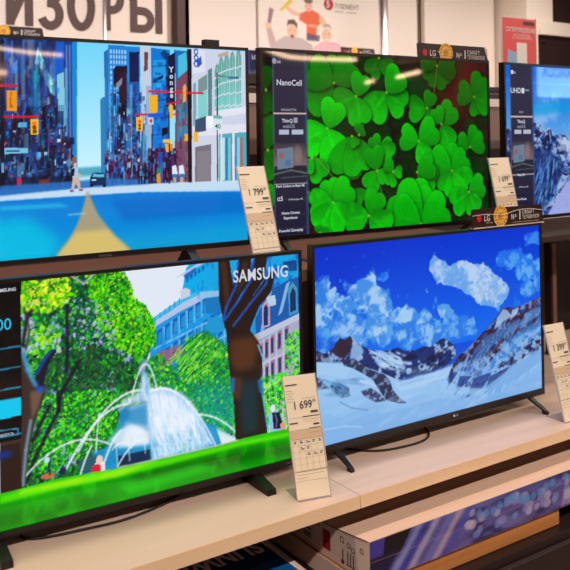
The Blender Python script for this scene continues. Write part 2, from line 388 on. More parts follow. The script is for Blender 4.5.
    p.bits([(1042,242),(1091,242),(1086,553),(1037,552)], 40, [(160, 180, 210), (60, 90, 150), (200, 210, 230)], 4, 16, 20, 80, .7)
    P([(1045,3),(1099,1),(1096,224),(1052,225)], (196, 206, 226)); P([(1064,29),(1084,28),(1083,108),(1063,118)], (110, 70, 70)); P([(1072,180),(1097,179),(1092,465),(1068,464)], (150, 180, 210))
    P([(1099,9),(1195,14),(1177,511),(1097,509)], (10, 120, 214)); P([(1108,63),(1174,60),(1172,196),(1106,197)], (30, 160, 230), .8)
    for y in (66, 82, 100, 118, 134): P([(a, b+(y-66)*4.5) for a, b in [(1103,90),(1184,82),(1184,88),(1103,95)]], (20, 40, 110), .8)
    P([(1107,152),(1158,128),(1158,142),(1112,165)], (14, 24, 60)); P([(1144,34),(1165,15),(1200,41),(1169,60)], (14, 60, 110))
    P([(1216,13),(1309,18),(1295,239),(1223,195)], (20, 110, 190)); P([(1236,40),(1278,20),(1287,111),(1234,140)], (70, 190, 220)); P([(1174,51),(1221,22),(1217,285),(1170,295)], (26, 24, 60))
    P([(1224,149),(1308,83),(1300,615),(1206,611)], (120, 70, 96)); P([(1227,267),(1290,239),(1287,422),(1225,430)], (50, 130, 170)); P([(1244,203),(1296,166),(1296,202),(1243,240)], (170, 110, 130))
    P([(1078,455),(1219,458),(1216,621),(1075,615)], (30, 22, 52)); p.bits([(866,461),(1219,449),(1217,611),(865,590)], 420, [(70, 16, 60), (20, 16, 40), (110, 20, 70), (30, 80, 170), (100, 150, 210), (50, 20, 70)], 3, 14, 8, 60, .8); p.bits([(1104,27),(1185,24),(1168,443),(1103,442)], 60, [(0, 90, 190), (40, 160, 230), (20, 60, 140)], 6, 30, 10, 60, .5); p.bits([(1223,195),(1281,166),(1274,595),(1217,593)], 60, [(80, 50, 80), (150, 100, 120), (60, 120, 160)], 5, 22, 10, 60, .6)
    P([(1127,474),(1152,475),(1150,609),(1125,608)], (30, 90, 190), .8); P([(1044,393),(1074,402),(1067,517),(1042,526)], (60, 150, 210), .7)
    P([(1288,1),(1617,5),(1611,664),(1289,651)], (206, 212, 232)); P([(1309,9),(1379,10),(1377,108),(1308,119)], (222, 226, 240))
    P([(1339,146),(1388,117),(1384,349),(1335,358)], (116, 150, 150)); P([(1393,98),(1415,88),(1411,321),(1389,330)], (90, 130, 140)); P([(1338,211),(1386,187),(1384,349),(1335,358)], (130, 214, 214), .9)
    P([(1312,165),(1328,156),(1325,367),(1309,367)], (110, 170, 180))
    for k, (x, yt) in enumerate(((214.5, 68), (219.5, 60), (226, 56), (233, 53), (240.5, 50))):
        q = [(1425,293),(1428,106),(1434,78),(1443,66),(1451,77),(1457,101),(1454,283)]; dx = (x-214.5)*4.6; dy = (yt-68)*4.1
        q = [(a_+dx, b_+(dy if j not in (0, 6) else 0)) for j, (a_, b_) in enumerate(q)]
        p.grad(q, (96, 160, 150), (120, 210, 206)); yt_ = q[3][1]; L_ = q[0][1]-yt_
        for j in range(4): y_ = yt_+L_*(.28+.2*j); p.poly([(q[0][0], y_+6), (q[4][0]+6, y_-6), (q[4][0]+6, y_), (q[0][0], y_+12)], (214, 222, 236))
        p.line([(q[3][0], yt_+20), (q[3][0]+2, q[0][1])], 3, (190, 210, 226), .7)
    P([(1423,288),(1618,263),(1617,296),(1422,321)], (226, 230, 242))
    P([(1443,26),(1504,5),(1504,24),(1454,40)], (190, 170, 150))
    P([(1293,358),(1599,349),(1599,397),(1293,404)], (226, 226, 238)); P([(1448,396),(1604,387),(1606,626),(1444,629)], (80, 170, 190))
    for i, c in enumerate(((60, 200, 190), (230, 240, 244), (30, 120, 180), (110, 210, 220), (210, 70, 60), (40, 130, 210), (150, 220, 230), (210, 80, 70))):
        dx = i*3.6*4.6; p.poly([(a+dx, b) for a, b in [(1448,414),(1463,410),(1461,611),(1444,615)]], c, .8, 3)
    P([(1520,387),(1533,387),(1531,628),(1518,627)], (226, 230, 240)); P([(1456,391),(1465,391),(1461,630),(1452,629)], (226, 230, 240))
    P([(1318,455),(1404,442),(1401,614),(1315,615)], (120, 112, 124)); P([(1328,478),(1398,470),(1396,613),(1326,615)], (134, 128, 138)); P([(1320,330),(1379,312),(1378,381),(1319,390)], (60, 80, 110)); P([(1379,312),(1422,312),(1421,368),(1378,367)], (240, 244, 250))
    P([(1335,54),(1357,35),(1361,71),(1340,91)], (30, 70, 190), .9)
    for (cx, cy) in [(1330,17),(1330,45),(1329,73)]: p.ell(cx, cy, 13, 15, (30, 80, 200)); p.ell(cx, cy, 6, 8, (220, 230, 246))
    P([(1283,6),(1307,4),(1300,624),(1279,623)], (26, 22, 30)); p.line([(1442,111),(1436,629)], 7, (50, 50, 64)); p.line([(1442,125),(1519,129)], 5, (90, 100, 120)); P([(1508,125),(1558,124),(1564,135),(1508,137)], (50, 110, 150))
    P([(1417,307),(1466,311),(1465,377),(1416,375)], (206, 232, 236)); P([(1417,307),(1466,311),(1466,326),(1417,323)], (120, 170, 180))
    # road, kerb and yellow cone of the centre line
    p.grad([(-15,623),(411,614),(800,613),(1612,621),(1606,926),(-18,916)], (0, 120, 214), (0, 150, 220))
    P([(-16,657),(411,635),(800,618),(1036,614),(1612,616),(1611,669),(1036,649),(665,654),(411,659),(-16,687)], (206, 226, 242), .95, 3)
    P([(411,598),(746,590),(893,582),(1086,598),(1085,616),(745,620),(411,639)], (40, 110, 190), .9, 4)
    P([(411,679),(664,679),(708,698),(410,699)], (40, 190, 230), .7, 8); P([(-16,728),(534,734),(662,834),(618,922),(-18,905)], (0, 196, 228), .8, 40)
    P([(891,677),(1611,674),(1609,769),(961,777)], (0, 104, 200), .75, 20); P([(936,836),(1608,826),(1607,902),(935,906)], (10, 160, 214), .7, 25)
    P([(790,630),(799,656),(835,735),(913,835),(993,901),(644,899),(697,845),(743,764),(771,689),(781,651)], (176, 158, 122), .95, 7); P([(734,805),(880,802),(964,882),(983,909),(644,903),(671,868)], (222, 196, 110), .85, 14)
    P([(699,727),(780,723),(780,732),(699,734)], (150, 190, 220), .7, 2)
    # people, car
    for (cx, cy, c) in ((74, 170, (30, 24, 40)), ): p.ell(cx, cy, 1, 1, c)
    P([(715,538),(733,526),(746,535),(750,573),(723,581)], (170, 200, 230)); P([(715,538),(731,535),(730,568),(714,568)], (16, 16, 34)); P([(723,577),(750,573),(759,629),(750,628),(736,598),(723,631),(714,631)], (206, 180, 160))
    for (cx, cy) in [(735,522)]: p.ell(cx, cy, 8, 9, (180, 190, 210))
    P([(746,556),(773,570),(773,576),(746,569)], (206, 170, 150)); P([(709,627),(727,627),(727,636),(709,635)], (160, 40, 70)); P([(750,624),(768,625),(768,633),(749,633)], (160, 40, 70))
    P([(810,562),(819,556),(860,558),(870,569),(874,582),(874,612),(800,611),(800,579)], (18, 44, 84)); P([(816,563),(863,564),(867,577),(812,575)], (90, 190, 230)); P([(809,584),(828,584),(827,593),(809,592)], (170, 220, 240)); P([(800,605),(814,605),(813,618),(800,618)], (6, 12, 30)); P([(860,607),(874,608),(873,621),(860,620)], (6, 12, 30))
    for xo in (0, 8):
        dx = xo*4.55; p.poly([(a+dx, b) for a, b in [(1197,539),(1218,535),(1225,576),(1197,579)]], (220, 234, 246)); p.poly([(a+dx, b) for a, b in [(1199,575),(1222,575),(1222,591),(1199,591)]], (50, 120, 190)); p.poly([(a+dx, b) for a, b in [(1201,591),(1219,591),(1216,616),(1204,616)]], (206, 160, 150))
    P([(1118,572),(1136,568),(1138,613),(1120,617)], (216, 150, 30)); P([(1121,545),(1141,546),(1141,568),(1121,568)], (30, 130, 110))
    for x in (139, 142, 145, 150): 
        dx = (x-139)*4.55; p.line([(a+dx, b) for a, b in [(1032,561),(1031,614)]], 7, (20, 16, 30))
    p.line([(1186,286),(1181,615)], 7, (30, 20, 34)); p.line([(1099,331),(1095,612)], 6, (20, 18, 40)); P([(1034,556),(1052,557),(1051,579),(1034,578)], (60, 140, 200))
    p.line([(1050,331),(1046,610)], 5, (20, 18, 40)); P([(1149,367),(1180,362),(1179,389),(1148,407)], (10, 16, 40))
    # signals and gantries
    p.line([(296,190),(486,194)], 11, (190, 24, 52)); p.line([(431,319),(573,319)], 9, (206, 20, 48)); p.line([(1086,203),(1365,207)], 10, (216, 30, 56)); p.line([(1021,306),(1080,307)], 8, (206, 30, 56)); p.line([(1176,259),(1233,249)], 8, (196, 30, 56)); p.line([(1191,304),(1232,306)], 8, (206, 30, 56))
    P([(443,212),(486,212),(485,295),(444,296)], (236, 150, 20)); P([(459,214),(465,214),(461,263),(473,283),(454,283)], (180, 100, 20)); P([(541,330),(575,330),(575,392),(543,392)], (244, 184, 20))
    for (cx, cy) in [(558,346),(558,363),(559,379)]: p.ell(cx, cy, 10, 9, (120, 70, 30))
    for (cx, cy) in [(558,346),(1040,338)]: p.ell(cx, cy, 9, 8, (255, 110, 70))
    P([(1089,220),(1129,219),(1127,299),(1090,300)], (244, 176, 24)); P([(1021,318),(1053,318),(1052,380),(1022,380)], (248, 190, 20))
    for (cx, cy) in [(1038,338)]: p.ell(cx, cy, 9, 8, (250, 90, 60))
    for (cx, cy) in [(1038,354),(1038,369)]: p.ell(cx, cy, 8, 7, (130, 80, 30))
    P([(1184,268),(1194,258),(1207,267),(1207,324),(1190,326)], (240, 186, 40)); P([(1260,176),(1273,166),(1274,244),(1258,253)], (236, 170, 60)); P([(1311,386),(1334,384),(1334,432),(1313,432)], (244, 180, 40)); P([(1264,394),(1282,395),(1282,427),(1263,426)], (240, 170, 40))
    P([(1153,418),(1196,419),(1196,434),(1153,433)], (248, 190, 40)); P([(1163,439),(1181,437),(1182,475),(1168,475)], (248, 170, 20)); P([(1189,439),(1204,437),(1203,466),(1188,471)], (210, 140, 40))
    P([(1080,302),(1160,299),(1160,318),(1080,319)], (24, 90, 220)); P([(1082,320),(1107,320),(1107,351),(1082,351)], (206, 206, 226)); p.ell(*[(1094,335)][0], 7, 9, (160, 60, 110)); p.line([(1094,349),(1093,456)], 5, (150, 180, 210))
    return p

def leaflet(p, c, tip, wd=1.0, sh=1.0):
    """Heart shaped leaflet from its stalk point c to the notch at tip, with a pale midrib."""
    d = (np.array(tip, float)-c)*1.04; L = math.hypot(*d); e = d/L; n = np.array((-e[1], e[0])); out = []
    prof = [(0, 0), (.1, .17), (.28, .37), (.5, .52), (.7, .6), (.88, .6), (1.02, .5), (1.1, .35), (1.11, .19), (1.05, .06), (1.01, 0)]
    for a, b in prof: out.append(c+d*a+n*L*b*wd)
    for a, b in prof[-2:0:-1]: out.append(c+d*a-n*L*b*wd)
    p.poly([q+(6, 9) for q in out], (4, 10, 4), .85, 16)
    lo, hi = np.array((0, 128, 8))*sh, np.array((4, 190, 8))*sh
    if e[1] < 0: lo, hi = hi, lo
    p.grad(out, lo, hi, 1, 0); p.noise(out, hi*1.15, p.N, .45, .65, .5)
    p.poly([c+d*.05, c+d*.5+n*L*.06, c+d*.98, c+d*.5-n*L*.06], np.clip(hi*1.25+(20, 10, 10), 0, 255), .35, 6)
    for s in (-1, 1):
        for t in (.3, .5, .7): p.line([tuple(c+d*t*.8), tuple(c+d*(t+.25)+n*s*L*.4*wd)], 3, hi*.8, .35, 2)
def clover(p, c, tips, sh=1.0):
    c = np.array(c[0], float)
    for t in tips:
        w_ = t[2] if len(t) > 2 else 1.0; leaflet(p, c, t[:2], w_, sh)
    p.ell(c[0], c[1], 8, 8, (150, 190, 60), .8, 3)
def pic_clover():
    p = Pic((20, 12, 10), (26, 14, 12)); p.N = p.fbm(14, 8, 3)
    F = [(0, 0), (1600, 0), (1600, 900), (0, 900)]
    p.noise(F, (64, 26, 26), p.fbm(9, 5, 11), .5, .7, .8); p.noise(F, (2, 52, 12), p.fbm(12, 7, 21), .5, .62, .9)
    p.ell(*[(1357,172)][0], 170, 190, (110, 20, 16), .4, 160)  # red haze of a reflected lamp, painted behind the leaves
    C = lambda c, tips, sh=1.0: clover(p, c, tips, sh)
    for q in [(716,59),(524,24),(743,412),(792,492),(1215,52),(940,375),(1463,560),(1580,592),(972,576),(897,655),(335,660),(512,641),(1370,943),(233,36),(1583,156),(409,789)]: 
        for k in range(3): leaflet(p, np.array(q, float), np.array(q)+np.array((80*math.cos(k*2.1+q[0]), 80*math.sin(k*2.1+q[0]))), 1, .24)
    C([(759,4)], [(701,86),(830,55),(782,-66)], .62); C([(1192,31)], [(1120,111),(1261,124),(1320,26),(1092,-10)], .62)
    C([(287,154)], [(333,72),(263,95)], .55)
    C([(1489,198)], [(1373,172),(1551,87),(1512,290),(1607,237)], .8); C([(1109,266)], [(987,272),(1142,188),(1153,354)], .85); C([(449,145)], [(478,26),(286,224),(308,83),(571,53)], .75)
    C([(809,186)], [(704,296),(928,257),(902,84)], .95); C([(595,211)], [(638,108),(473,251),(626,338)], .9)
    C([(1220,355)], [(1306,264),(1277,466),(1178,276)], 1.0); C([(1448,485)], [(1358,450),(1509,394),(1550,458)], .85)
    C([(1041,447)], [(924,418),(1160,376),(1087,541)], 1.05); C([(611,411)], [(612,359),(646,390)], .75); C([(749,491)], [(708,427),(835,471)], .9)
    C([(400,377)], [(453,252),(257,438),(467,537)], 1.1); C([(563,416)], [(506,595),(621,582),(590,462)], .85); C([(735,470)], [(834,524),(712,564)], .9)
    C([(734,600)], [(707,490),(674,683),(795,640)], .9); C([(849,608)], [(804,561),(823,673),(905,612)], .95); C([(299,523)], [(361,615),(266,582)], .95)
    C([(1297,617)], [(1260,488),(1148,553),(1231,722),(1405,547),(1418,696)], 1.0); C([(1024,616)], [(1154,664),(1140,575)], .95)
    C([(1431,741)], [(1309,804),(1543,701),(1481,842)], 1.0); C([(270,692)], [(295,733),(251,726)], .8)
    C([(1048,900)], [(977,701),(1136,740),(880,740),(1228,823),(863,835)], 1.05); C([(558,694)], [(625,749),(523,754)], .85)
    C([(432,751)], [(406,647),(538,678),(301,758),(350,866),(507,866)], 1.1); C([(671,832)], [(730,722),(534,842),(797,911)], 1.0)
    C([(343,901)], [(330,865),(388,894)], .9); C([(30,479)], [(9,334),(71,528),(-7,598)], .6); C([(25,792)], [(-8,670),(47,875)], .8); C([(24,189)], [(2,94),(46,286)], .45)
    for a, b in zip([(312,509),(732,607),(1192,31),(1297,618)], [(478,665),(771,756),(1165,176),(1376,700)]): p.line([a, b], 7, (90, 140, 40), .8, 2)
    p.ell(*[(1309,134)][0], 250, 200, (110, 34, 24), .3, 160)  # same reddish reflection on the glass, painted over the leaves
    q = [(15,-3),(11,897),(-47,893),(-37,-1)]; p.poly(q, (60, 44, 30), .6, 14)  # brownish reflection down the left edge, painted into the picture
    menu(p, [(66,-6)][0][0], [(267,-5)][0][0], -5, [(155,902)][0][1])
    return p

def menu(p, x0, x1, y0, y1):
    """Dark information column with rules between its cells."""
    h = y1-y0; w_ = x1-x0
    p.grad([(x0, y0), (x1, y0), (x1, y1), (x0, y1)], (52, 46, 66), (26, 28, 52), .97)
    p.poly([(x0-4, y0), (x0+6, y0), (x0+6, y1), (x0-4, y1)], (84, 86, 120), .7, 2); p.poly([(x1-8, y0), (x1+8, y0), (x1+8, y1), (x1-8, y1)], (58, 72, 118), .8, 4)
    p.poly([(x0, y0+h*.335), (x1, y0+h*.335), (x1, y0+h*.343), (x0, y0+h*.343)], (196, 180, 176))
    y = y0+h*.5; p.grad([(x0, y), (x1, y), (x1, y+h*.12), (x0, y+h*.12)], (60, 52, 64), (122, 100, 104), 1)
    p.poly([(x0+w_*.1, y+h*.03), (x0+w_*.58, y+h*.02), (x0+w_*.58, y+h*.13), (x0+w_*.1, y+h*.14)], (104, 124, 146)); p.poly([(x0+w_*.15, y+h*.05), (x0+w_*.3, y+h*.05), (x0+w_*.3, y+h*.08), (x0+w_*.15, y+h*.08)], (150, 90, 96))
    p.poly([(x0+w_*.33, y+h*.09), (x0+w_*.5, y+h*.09), (x0+w_*.5, y+h*.12), (x0+w_*.33, y+h*.12)], (80, 110, 150)); p.ell(x0+w_*.72, y+h*.06, w_*.14, h*.05, (150, 130, 126), .6, 14)
    p.poly([(x0, y+h*.14), (x1, y+h*.13), (x1, y+h*.2), (x0, y+h*.2)], (34, 34, 46)); p.line([(x0, y+h*.165), (x0+w_*.5, y+h*.145), (x1, y+h*.165)], 7, (130, 136, 150), .7, 2); p.line([(x0+w_*.2, y+h*.185), (x1, y+h*.18)], 5, (96, 104, 120), .8, 2)
    for f in (.715,): p.poly([(x0, y0+h*f), (x1, y0+h*f), (x1, y0+h*f+5), (x0, y0+h*f+5)], (170, 160, 160))
    for f in (.8, .885, .955): p.poly([(x0, y0+h*f), (x1, y0+h*f), (x1, y0+h*f+4), (x0, y0+h*f+4)], (52, 52, 80), .8)
    for a, b in ((.16, .46), (.55, .9)): p.poly([(x0+w_*a, y0+h*.425), (x0+w_*b, y0+h*.425), (x0+w_*b, y0+h*.452), (x0+w_*a, y0+h*.452)], (176, 184, 206))

def pic_park():
    p = Pic((224, 232, 246), (226, 236, 246)); P = p.poly; F = p.fbm(70, 40, 3, 4)
    # blue building behind the trees, and its pale stone neighbour
    P([(872,216),(996,150),(1027,21),(1074,-8),(1611,-16),(1596,741),(852,646),(858,247)], (26, 150, 226)); P([(1016,61),(1027,13),(1046,-2),(1291,-6),(1288,173),(1005,163)], (0, 172, 232))
    P([(970,53),(1103,-9),(1152,-14),(1022,37)], (176, 194, 226)); P([(1012,45),(1074,13),(1074,30),(1026,62)], (20, 110, 190))
    for x in range(0, 7): 
        dx = x*4.4*4.25; p.poly([(a+dx, b-x*2.3*4.3) for a, b in [(1026,54),(1039,49),(1039,68),(1026,75)]], (10, 96, 180), .9)
    P([(872,200),(997,137),(1150,99),(1150,116),(996,158),(872,220)], (60, 190, 236)); P([(872,220),(1001,158),(1150,108),(1149,141),(1000,187),(880,237)], (178, 194, 230))
    for i in range(11): p.line([(a+i*5.2*4.3, b-i*2.9*4.3) for a, b in [(881,197),(881,217)]], 5, (30, 120, 190), .8)
    P([(997,105),(1021,95),(1044,105),(1044,130),(1001,142)], (200, 206, 224))
    for i in range(9):
        for j in range(4):
            dx, dy = i*8.3*4.3, (-i*4.1+j*22)*4.3
            q = [(a+dx, b+dy) for a, b in [(889,255),(912,245),(911,306),(888,315)]]
            p.poly(q, (20, 90, 180), .95); p.poly([(a+8, b+10) for a, b in q[:2]]+[(a+4, b-4) for a, b in q[2:]], (30, 170, 226), .7)
            p.poly([(a+dx, b+dy) for a, b in [(918,242),(925,241),(924,312),(917,315)]], (120, 190, 236), .8)
    for j in range(4): p.line([(a, b+j*95) for a, b in [(875,325),(1217,220)]], 9, (110, 196, 240), .85)
    p.noise([(872,216),(996,150),(1291,11),(1281,599),(854,526)], (0, 120, 210), p.fbm(60, 8, 8), .5, .7, .5)
    P([(1118,-4),(1611,-7),(1606,208),(1115,154)], (20, 164, 226), .9); p.noise([(1118,-4),(1611,-7),(1605,297),(1114,238)], (10, 90, 190), p.fbm(50, 20, 18, 3), .5, .66, .8)
    for i in range(5): P([(a+i*3.6*4.3, b) for a, b in [(1516,30),(1531,30),(1530,76),(1516,76)]], (10, 60, 130), .9)
    P([(1092,119),(1219,123),(1218,149),(1091,148)], (150, 196, 236), .9); P([(1115,146),(1208,148),(1207,215),(1119,213)], (20, 120, 190)); P([(1123,230),(1207,232),(1206,291),(1127,298)], (30, 150, 210))
    P([(1364,268),(1434,154),(1531,116),(1608,101),(1605,261),(1368,337)], (24, 90, 170)); P([(1434,154),(1455,148),(1410,317),(1389,323)], (110, 170, 216)); P([(1531,129),(1553,118),(1507,250),(1485,265)], (130, 180, 220))
    P([(1423,175),(1471,171),(1475,215),(1433,219)], (180, 206, 226)); P([(1401,212),(1423,188),(1443,216),(1442,303),(1399,307)], (190, 160, 190)); P([(1409,221),(1422,205),(1433,224),(1431,298),(1407,299)], (20, 50, 100))
    P([(1541,156),(1564,123),(1591,153),(1594,260),(1545,272)], (70, 150, 190)); P([(1552,175),(1567,146),(1582,169),(1584,250),(1550,259)], (14, 50, 100))
    P([(1347,335),(1605,266),(1605,292),(1351,365)], (190, 196, 214)); P([(1357,366),(1605,292),(1596,764),(1371,722)], (166, 170, 200))
    for i, x in enumerate((258, 265, 272, 281, 290)):
        for j in range(3):
            dx, dy = (x-258)*4.3, (-i*3.4+j*25)*4.3
            p.poly([(a+dx, b+dy) for a, b in [(1377,378),(1404,372),(1402,455),(1376,459)]], (176, 96, 130), .8); p.poly([(a+dx, b+dy) for a, b in [(1384,387),(1398,385),(1397,450),(1383,452)]], (30, 56, 100), .95)
    for x in (264, 271, 279.5, 288.5): p.line([(a+(x-264)*4.3, b-(x-264)*2.1) for a, b in [(1409,360),(1402,728)]], 8, (170, 206, 226), .9)
    for j in (0, 25, 50): p.line([(a, b+j*4.3) for a, b in [(1365,467),(1602,417)]], 9, (206, 196, 216), .9)
    # tree mass on the left
    TR = [(330,-1),(734,-1),(777,54),(789,111),(846,157),(880,229),(884,298),(856,335),(838,372),(891,420),(898,534),(851,686),(677,749),(321,784)]
    p.poly(TR, (24, 96, 46)); P([(403,40),(644,64),(747,272),(681,419),(398,449)], (20, 80, 60), .8, 60)
    p.noise(TR, (150, 176, 236), p.fbm(34, 22, 31, 3), .62, .74, .9)
    P([(329,98),(378,141),(385,224),(361,265),(335,276),(328,235)], (208, 218, 250), .9, 14)
    p.leaves(TR, 3200, [(20, 150, 30), (40, 190, 20), (0, 110, 60), (8, 60, 60), (90, 210, 10), (10, 60, 30), (0, 130, 40)], 3, 13, .85); p.leaves(TR, 500, [(10, 44, 40), (6, 40, 30)], 4, 16, .7)
    p.leaves([(583,-3),(738,-1),(781,59),(789,111),(846,157),(880,229),(884,310),(812,360),(725,308),(642,219),(610,99)], 2200, [(110, 230, 0), (60, 210, 10), (160, 240, 30), (30, 160, 20), (20, 110, 40), (60, 190, 0), (10, 90, 30)], 3, 11, .9)
    p.leaves([(330,3),(522,6),(520,90),(441,126),(329,113)], 520, [(190, 236, 10), (120, 220, 0), (60, 180, 20), (220, 240, 60), (20, 100, 40)], 4, 18, .9)
    p.leaves([(478,255),(725,308),(788,456),(476,443),(399,345)], 500, [(16, 70, 40), (10, 50, 50), (60, 90, 30), (20, 110, 40)], 4, 13, .75)
    p.leaves([(481,85),(686,108),(704,286),(518,280)], 150, [(190, 196, 240), (150, 170, 230)], 3, 9, .75)
    p.leaves([(398,430),(723,457),(699,656),(512,703),(356,730)], 2000, [(20, 190, 20), (60, 220, 20), (10, 140, 30), (0, 110, 70), (130, 230, 40), (0, 100, 30)], 3, 10, .9)
    p.leaves([(340,181),(479,180),(478,282),(361,295)], 220, [(150, 230, 20), (60, 200, 20), (190, 200, 240), (20, 130, 60)], 5, 16, .85)
    for L_ in ([(508,107),(510,259),(501,360)], [(335,236),(352,138),(371,111)], [(468,431),(471,499),(427,573),(372,667),(348,735)], [(436,474),(396,542),(373,593)], [(558,323),(484,433),(467,506)]):
        p.line(L_, 15, (22, 20, 40), .9, 4)
    p.line([(341,100),(362,184),(346,256)], 9, (60, 40, 70), .8, 3); p.line([(522,-5),(578,35),(628,-7)], 9, (190, 190, 200), .8, 3); p.line([(329,84),(441,92)], 8, (190, 200, 160), .7, 3)
    # shrubs between fountain and building
    RS = [(838,372),(901,341),(973,433),(1031,310),(1113,279),(1195,340),(1254,391),(1268,758),(1083,648),(1018,538),(881,483)]
    p.poly(RS, (16, 130, 60), .9, 10); p.poly([(892,340),(994,325),(1021,358),(900,421)], (170, 90, 110), .8, 8)
    p.leaves(RS, 2300, [(20, 190, 30), (60, 210, 20), (10, 130, 60), (140, 230, 40), (0, 120, 120), (20, 80, 50), (10, 150, 40)], 3, 10, .9)
    p.streaks([(937,378),(1022,300),(1098,290),(1195,353),(1159,461),(1014,492)], 240, [(120, 220, 30), (30, 160, 50), (60, 200, 30), (16, 90, 50), (150, 230, 90)], 34, 6, -.7, .85)
    p.poly([(1038,496),(1262,532),(1268,733),(1107,669)], (0, 160, 180), .45, 40)
    p.leaves([(1396,523),(1518,516),(1594,585),(1590,776),(1423,762),(1373,615)], 700, [(30, 210, 20), (90, 230, 20), (10, 140, 50), (160, 240, 60)], 4, 14, .9)
    p.leaves([(1527,354),(1598,341),(1594,585),(1545,555),(1515,418)], 300, [(60, 210, 40), (120, 230, 30), (20, 120, 90)], 4, 13, .9)
    # fountain
    P([(722,539),(849,534),(861,656),(712,659)], (24, 130, 190), .95, 3); P([(602,683),(712,674),(1155,678),(1188,776),(710,775),(618,756)], (20, 140, 200), .95, 3)
    P([(711,721),(851,722),(859,775),(710,775)], (14, 40, 70), .95, 3); P([(545,710),(619,698),(634,759),(560,766)], (40, 90, 110), .9, 4); P([(634,759),(712,659),(730,584),(669,650)], (60, 170, 200), .7, 8)
    P([(820,369),(834,371),(836,491),(819,489)], (60, 150, 210), .95, 3); P([(802,391),(838,356),(842,389),(811,424)], (160, 170, 200), .8, 4)
    WT = [(824,414),(842,413),(863,480),(926,490),(991,517),(1046,567),(1079,622),(1106,694),(1139,758),(1062,768),(859,775),(856,671),(843,652),(845,525),(757,526),(713,549),(731,506),(801,486)]
    p.poly(WT, (206, 226, 250), .82, 12); P([(757,526),(845,509),(861,640),(798,660),(730,607),(765,574)], (180, 214, 244), .55, 14)
    P([(730,615),(773,607),(852,654),(851,702),(711,690),(678,652)], (226, 236, 252), .85, 10); P([(854,506),(972,530),(1017,595),(1035,660),(860,664)], (228, 236, 252), .8, 14)
    P([(735,557),(840,544),(843,620),(808,622),(739,585)], (30, 130, 190), .55, 8); P([(874,690),(1150,694),(1168,756),(877,763)], (60, 170, 220), .5, 12); P([(978,731),(1015,730),(1020,759),(982,764)], (60, 190, 120), .7, 5)
    def arc(a, b, h, wd=6, al=.85):
        a, b = np.array(a), np.array(b); pts = []
        for k in range(13):
            t = k/12; q = a+(b-a)*t; pts.append((q[0], q[1]-h*4*t*(1-t)))
        p.line(pts, wd, (236, 240, 254), al, 3)
    for a, b, h, wd in (([(819,481),(545,672)], 0, 60, 9), ([(757,526),(496,730)], 0, 60, 9), ([(686,673),(333,725)], 0, 70, 7), ([(845,493),(1083,648)], 0, 60, 8), ([(854,494),(1158,770)], 0, 90, 7), ([(970,636),(1258,731)], 0, 50, 8), ([(970,652),(1139,758)], 0, 30, 7), ([(838,380),(775,497)], 0, 30, 6), ([(838,380),(890,508)], 0, 30, 6),
                        ([(729,623),(643,761)], 0, 26, 7), ([(807,677),(710,760)], 0, 16, 6), ([(603,657),(552,765)], 0, 10, 7), ([(637,536),(619,687)], 0, 20, 5), ([(686,693),(772,702)], 0, 26, 5)):
        arc(a[0], a[1], h, wd)
    for x in (116, 128, 144, 151, 160, 172, 184, 196): p.line([(a+(x-116)*4.3, b-(x-116)*.9) for a, b in [(703,680),(710,760)]], 6, (226, 236, 250), .6, 3)
    p.streaks(WT, 420, [(244, 248, 255), (214, 232, 252), (150, 200, 236), (90, 170, 224)], 60, 4, 1.35, .55, 2)
    p.streaks([(854,518),(981,532),(1065,603),(1139,742),(877,763)], 320, [(250, 252, 255), (225, 238, 254), (140, 200, 236)], 50, 4, 1.25, .6, 2)
    P([(845,501),(944,517),(1018,579),(1045,658),(942,671),(860,664)], (240, 246, 255), .6, 26); P([(747,618),(808,614),(851,670),(842,700),(729,685)], (244, 250, 255), .6, 16)
    P([(614,728),(652,728),(659,780),(618,775)], (220, 226, 240)); P([(601,741),(626,731),(647,747),(643,769),(601,768)], (226, 24, 56)); p.ell(*[(633,719)][0], 14, 17, (226, 206, 190)); p.ell(*[(484,731)][0], 15, 14, (20, 40, 70)); p.ell(*[(425,737)][0], 26, 10, (200, 110, 60)); p.ell(*[(647,750)][0], 10, 22, (240, 226, 226))
    p.line([(430,686),(433,732)], 10, (20, 60, 80)); p.ell(*[(422,677)][0], 10, 12, (190, 220, 236))
    # bronze hand, right
    HD = (40, 26, 24)
    for q in ([(1181,-20),(1236,-19),(1254,106),(1242,219),(1211,292),(1183,162)], [(1292,-23),(1353,-23),(1335,101),(1288,156),(1226,260),(1202,223),(1249,126)], [(1374,-21),(1437,-20),(1414,95),(1360,155),(1266,282),(1226,260),(1309,133)], [(1446,68),(1478,62),(1450,156),(1385,214),(1348,283),(1266,307),(1236,278),(1339,179)],
              [(1197,205),(1381,183),(1348,283),(1337,308),(1378,360),(1400,411),(1398,484),(1382,525),(1404,654),(1425,797),(1257,790),(1248,585),(1231,476),(1222,386),(1216,292)]): p.poly(q, HD)
    for q in ([(1235,337),(1368,337),(1377,399),(1355,474),(1263,477),(1233,422)],): p.poly(q, (98, 56, 30), .75, 22)
    P([(1191,2),(1221,5),(1234,125),(1217,216)], (86, 52, 34), .6, 8); P([(1306,12),(1332,14),(1310,107),(1268,154)], (80, 50, 36), .6, 8); P([(1272,512),(1364,527),(1371,744),(1288,745)], (20, 56, 66), .75, 20); P([(1232,489),(1293,507),(1281,599),(1246,584)], (96, 52, 30), .7, 10)
    for L_ in ([(1281,10),(1269,111),(1217,199),(1201,257)], [(1363,0),(1346,93),(1288,165),(1211,249)], [(1447,24),(1424,118),(1339,196),(1251,280)]): p.line(L_, 10, (30, 96, 214), .85, 4)
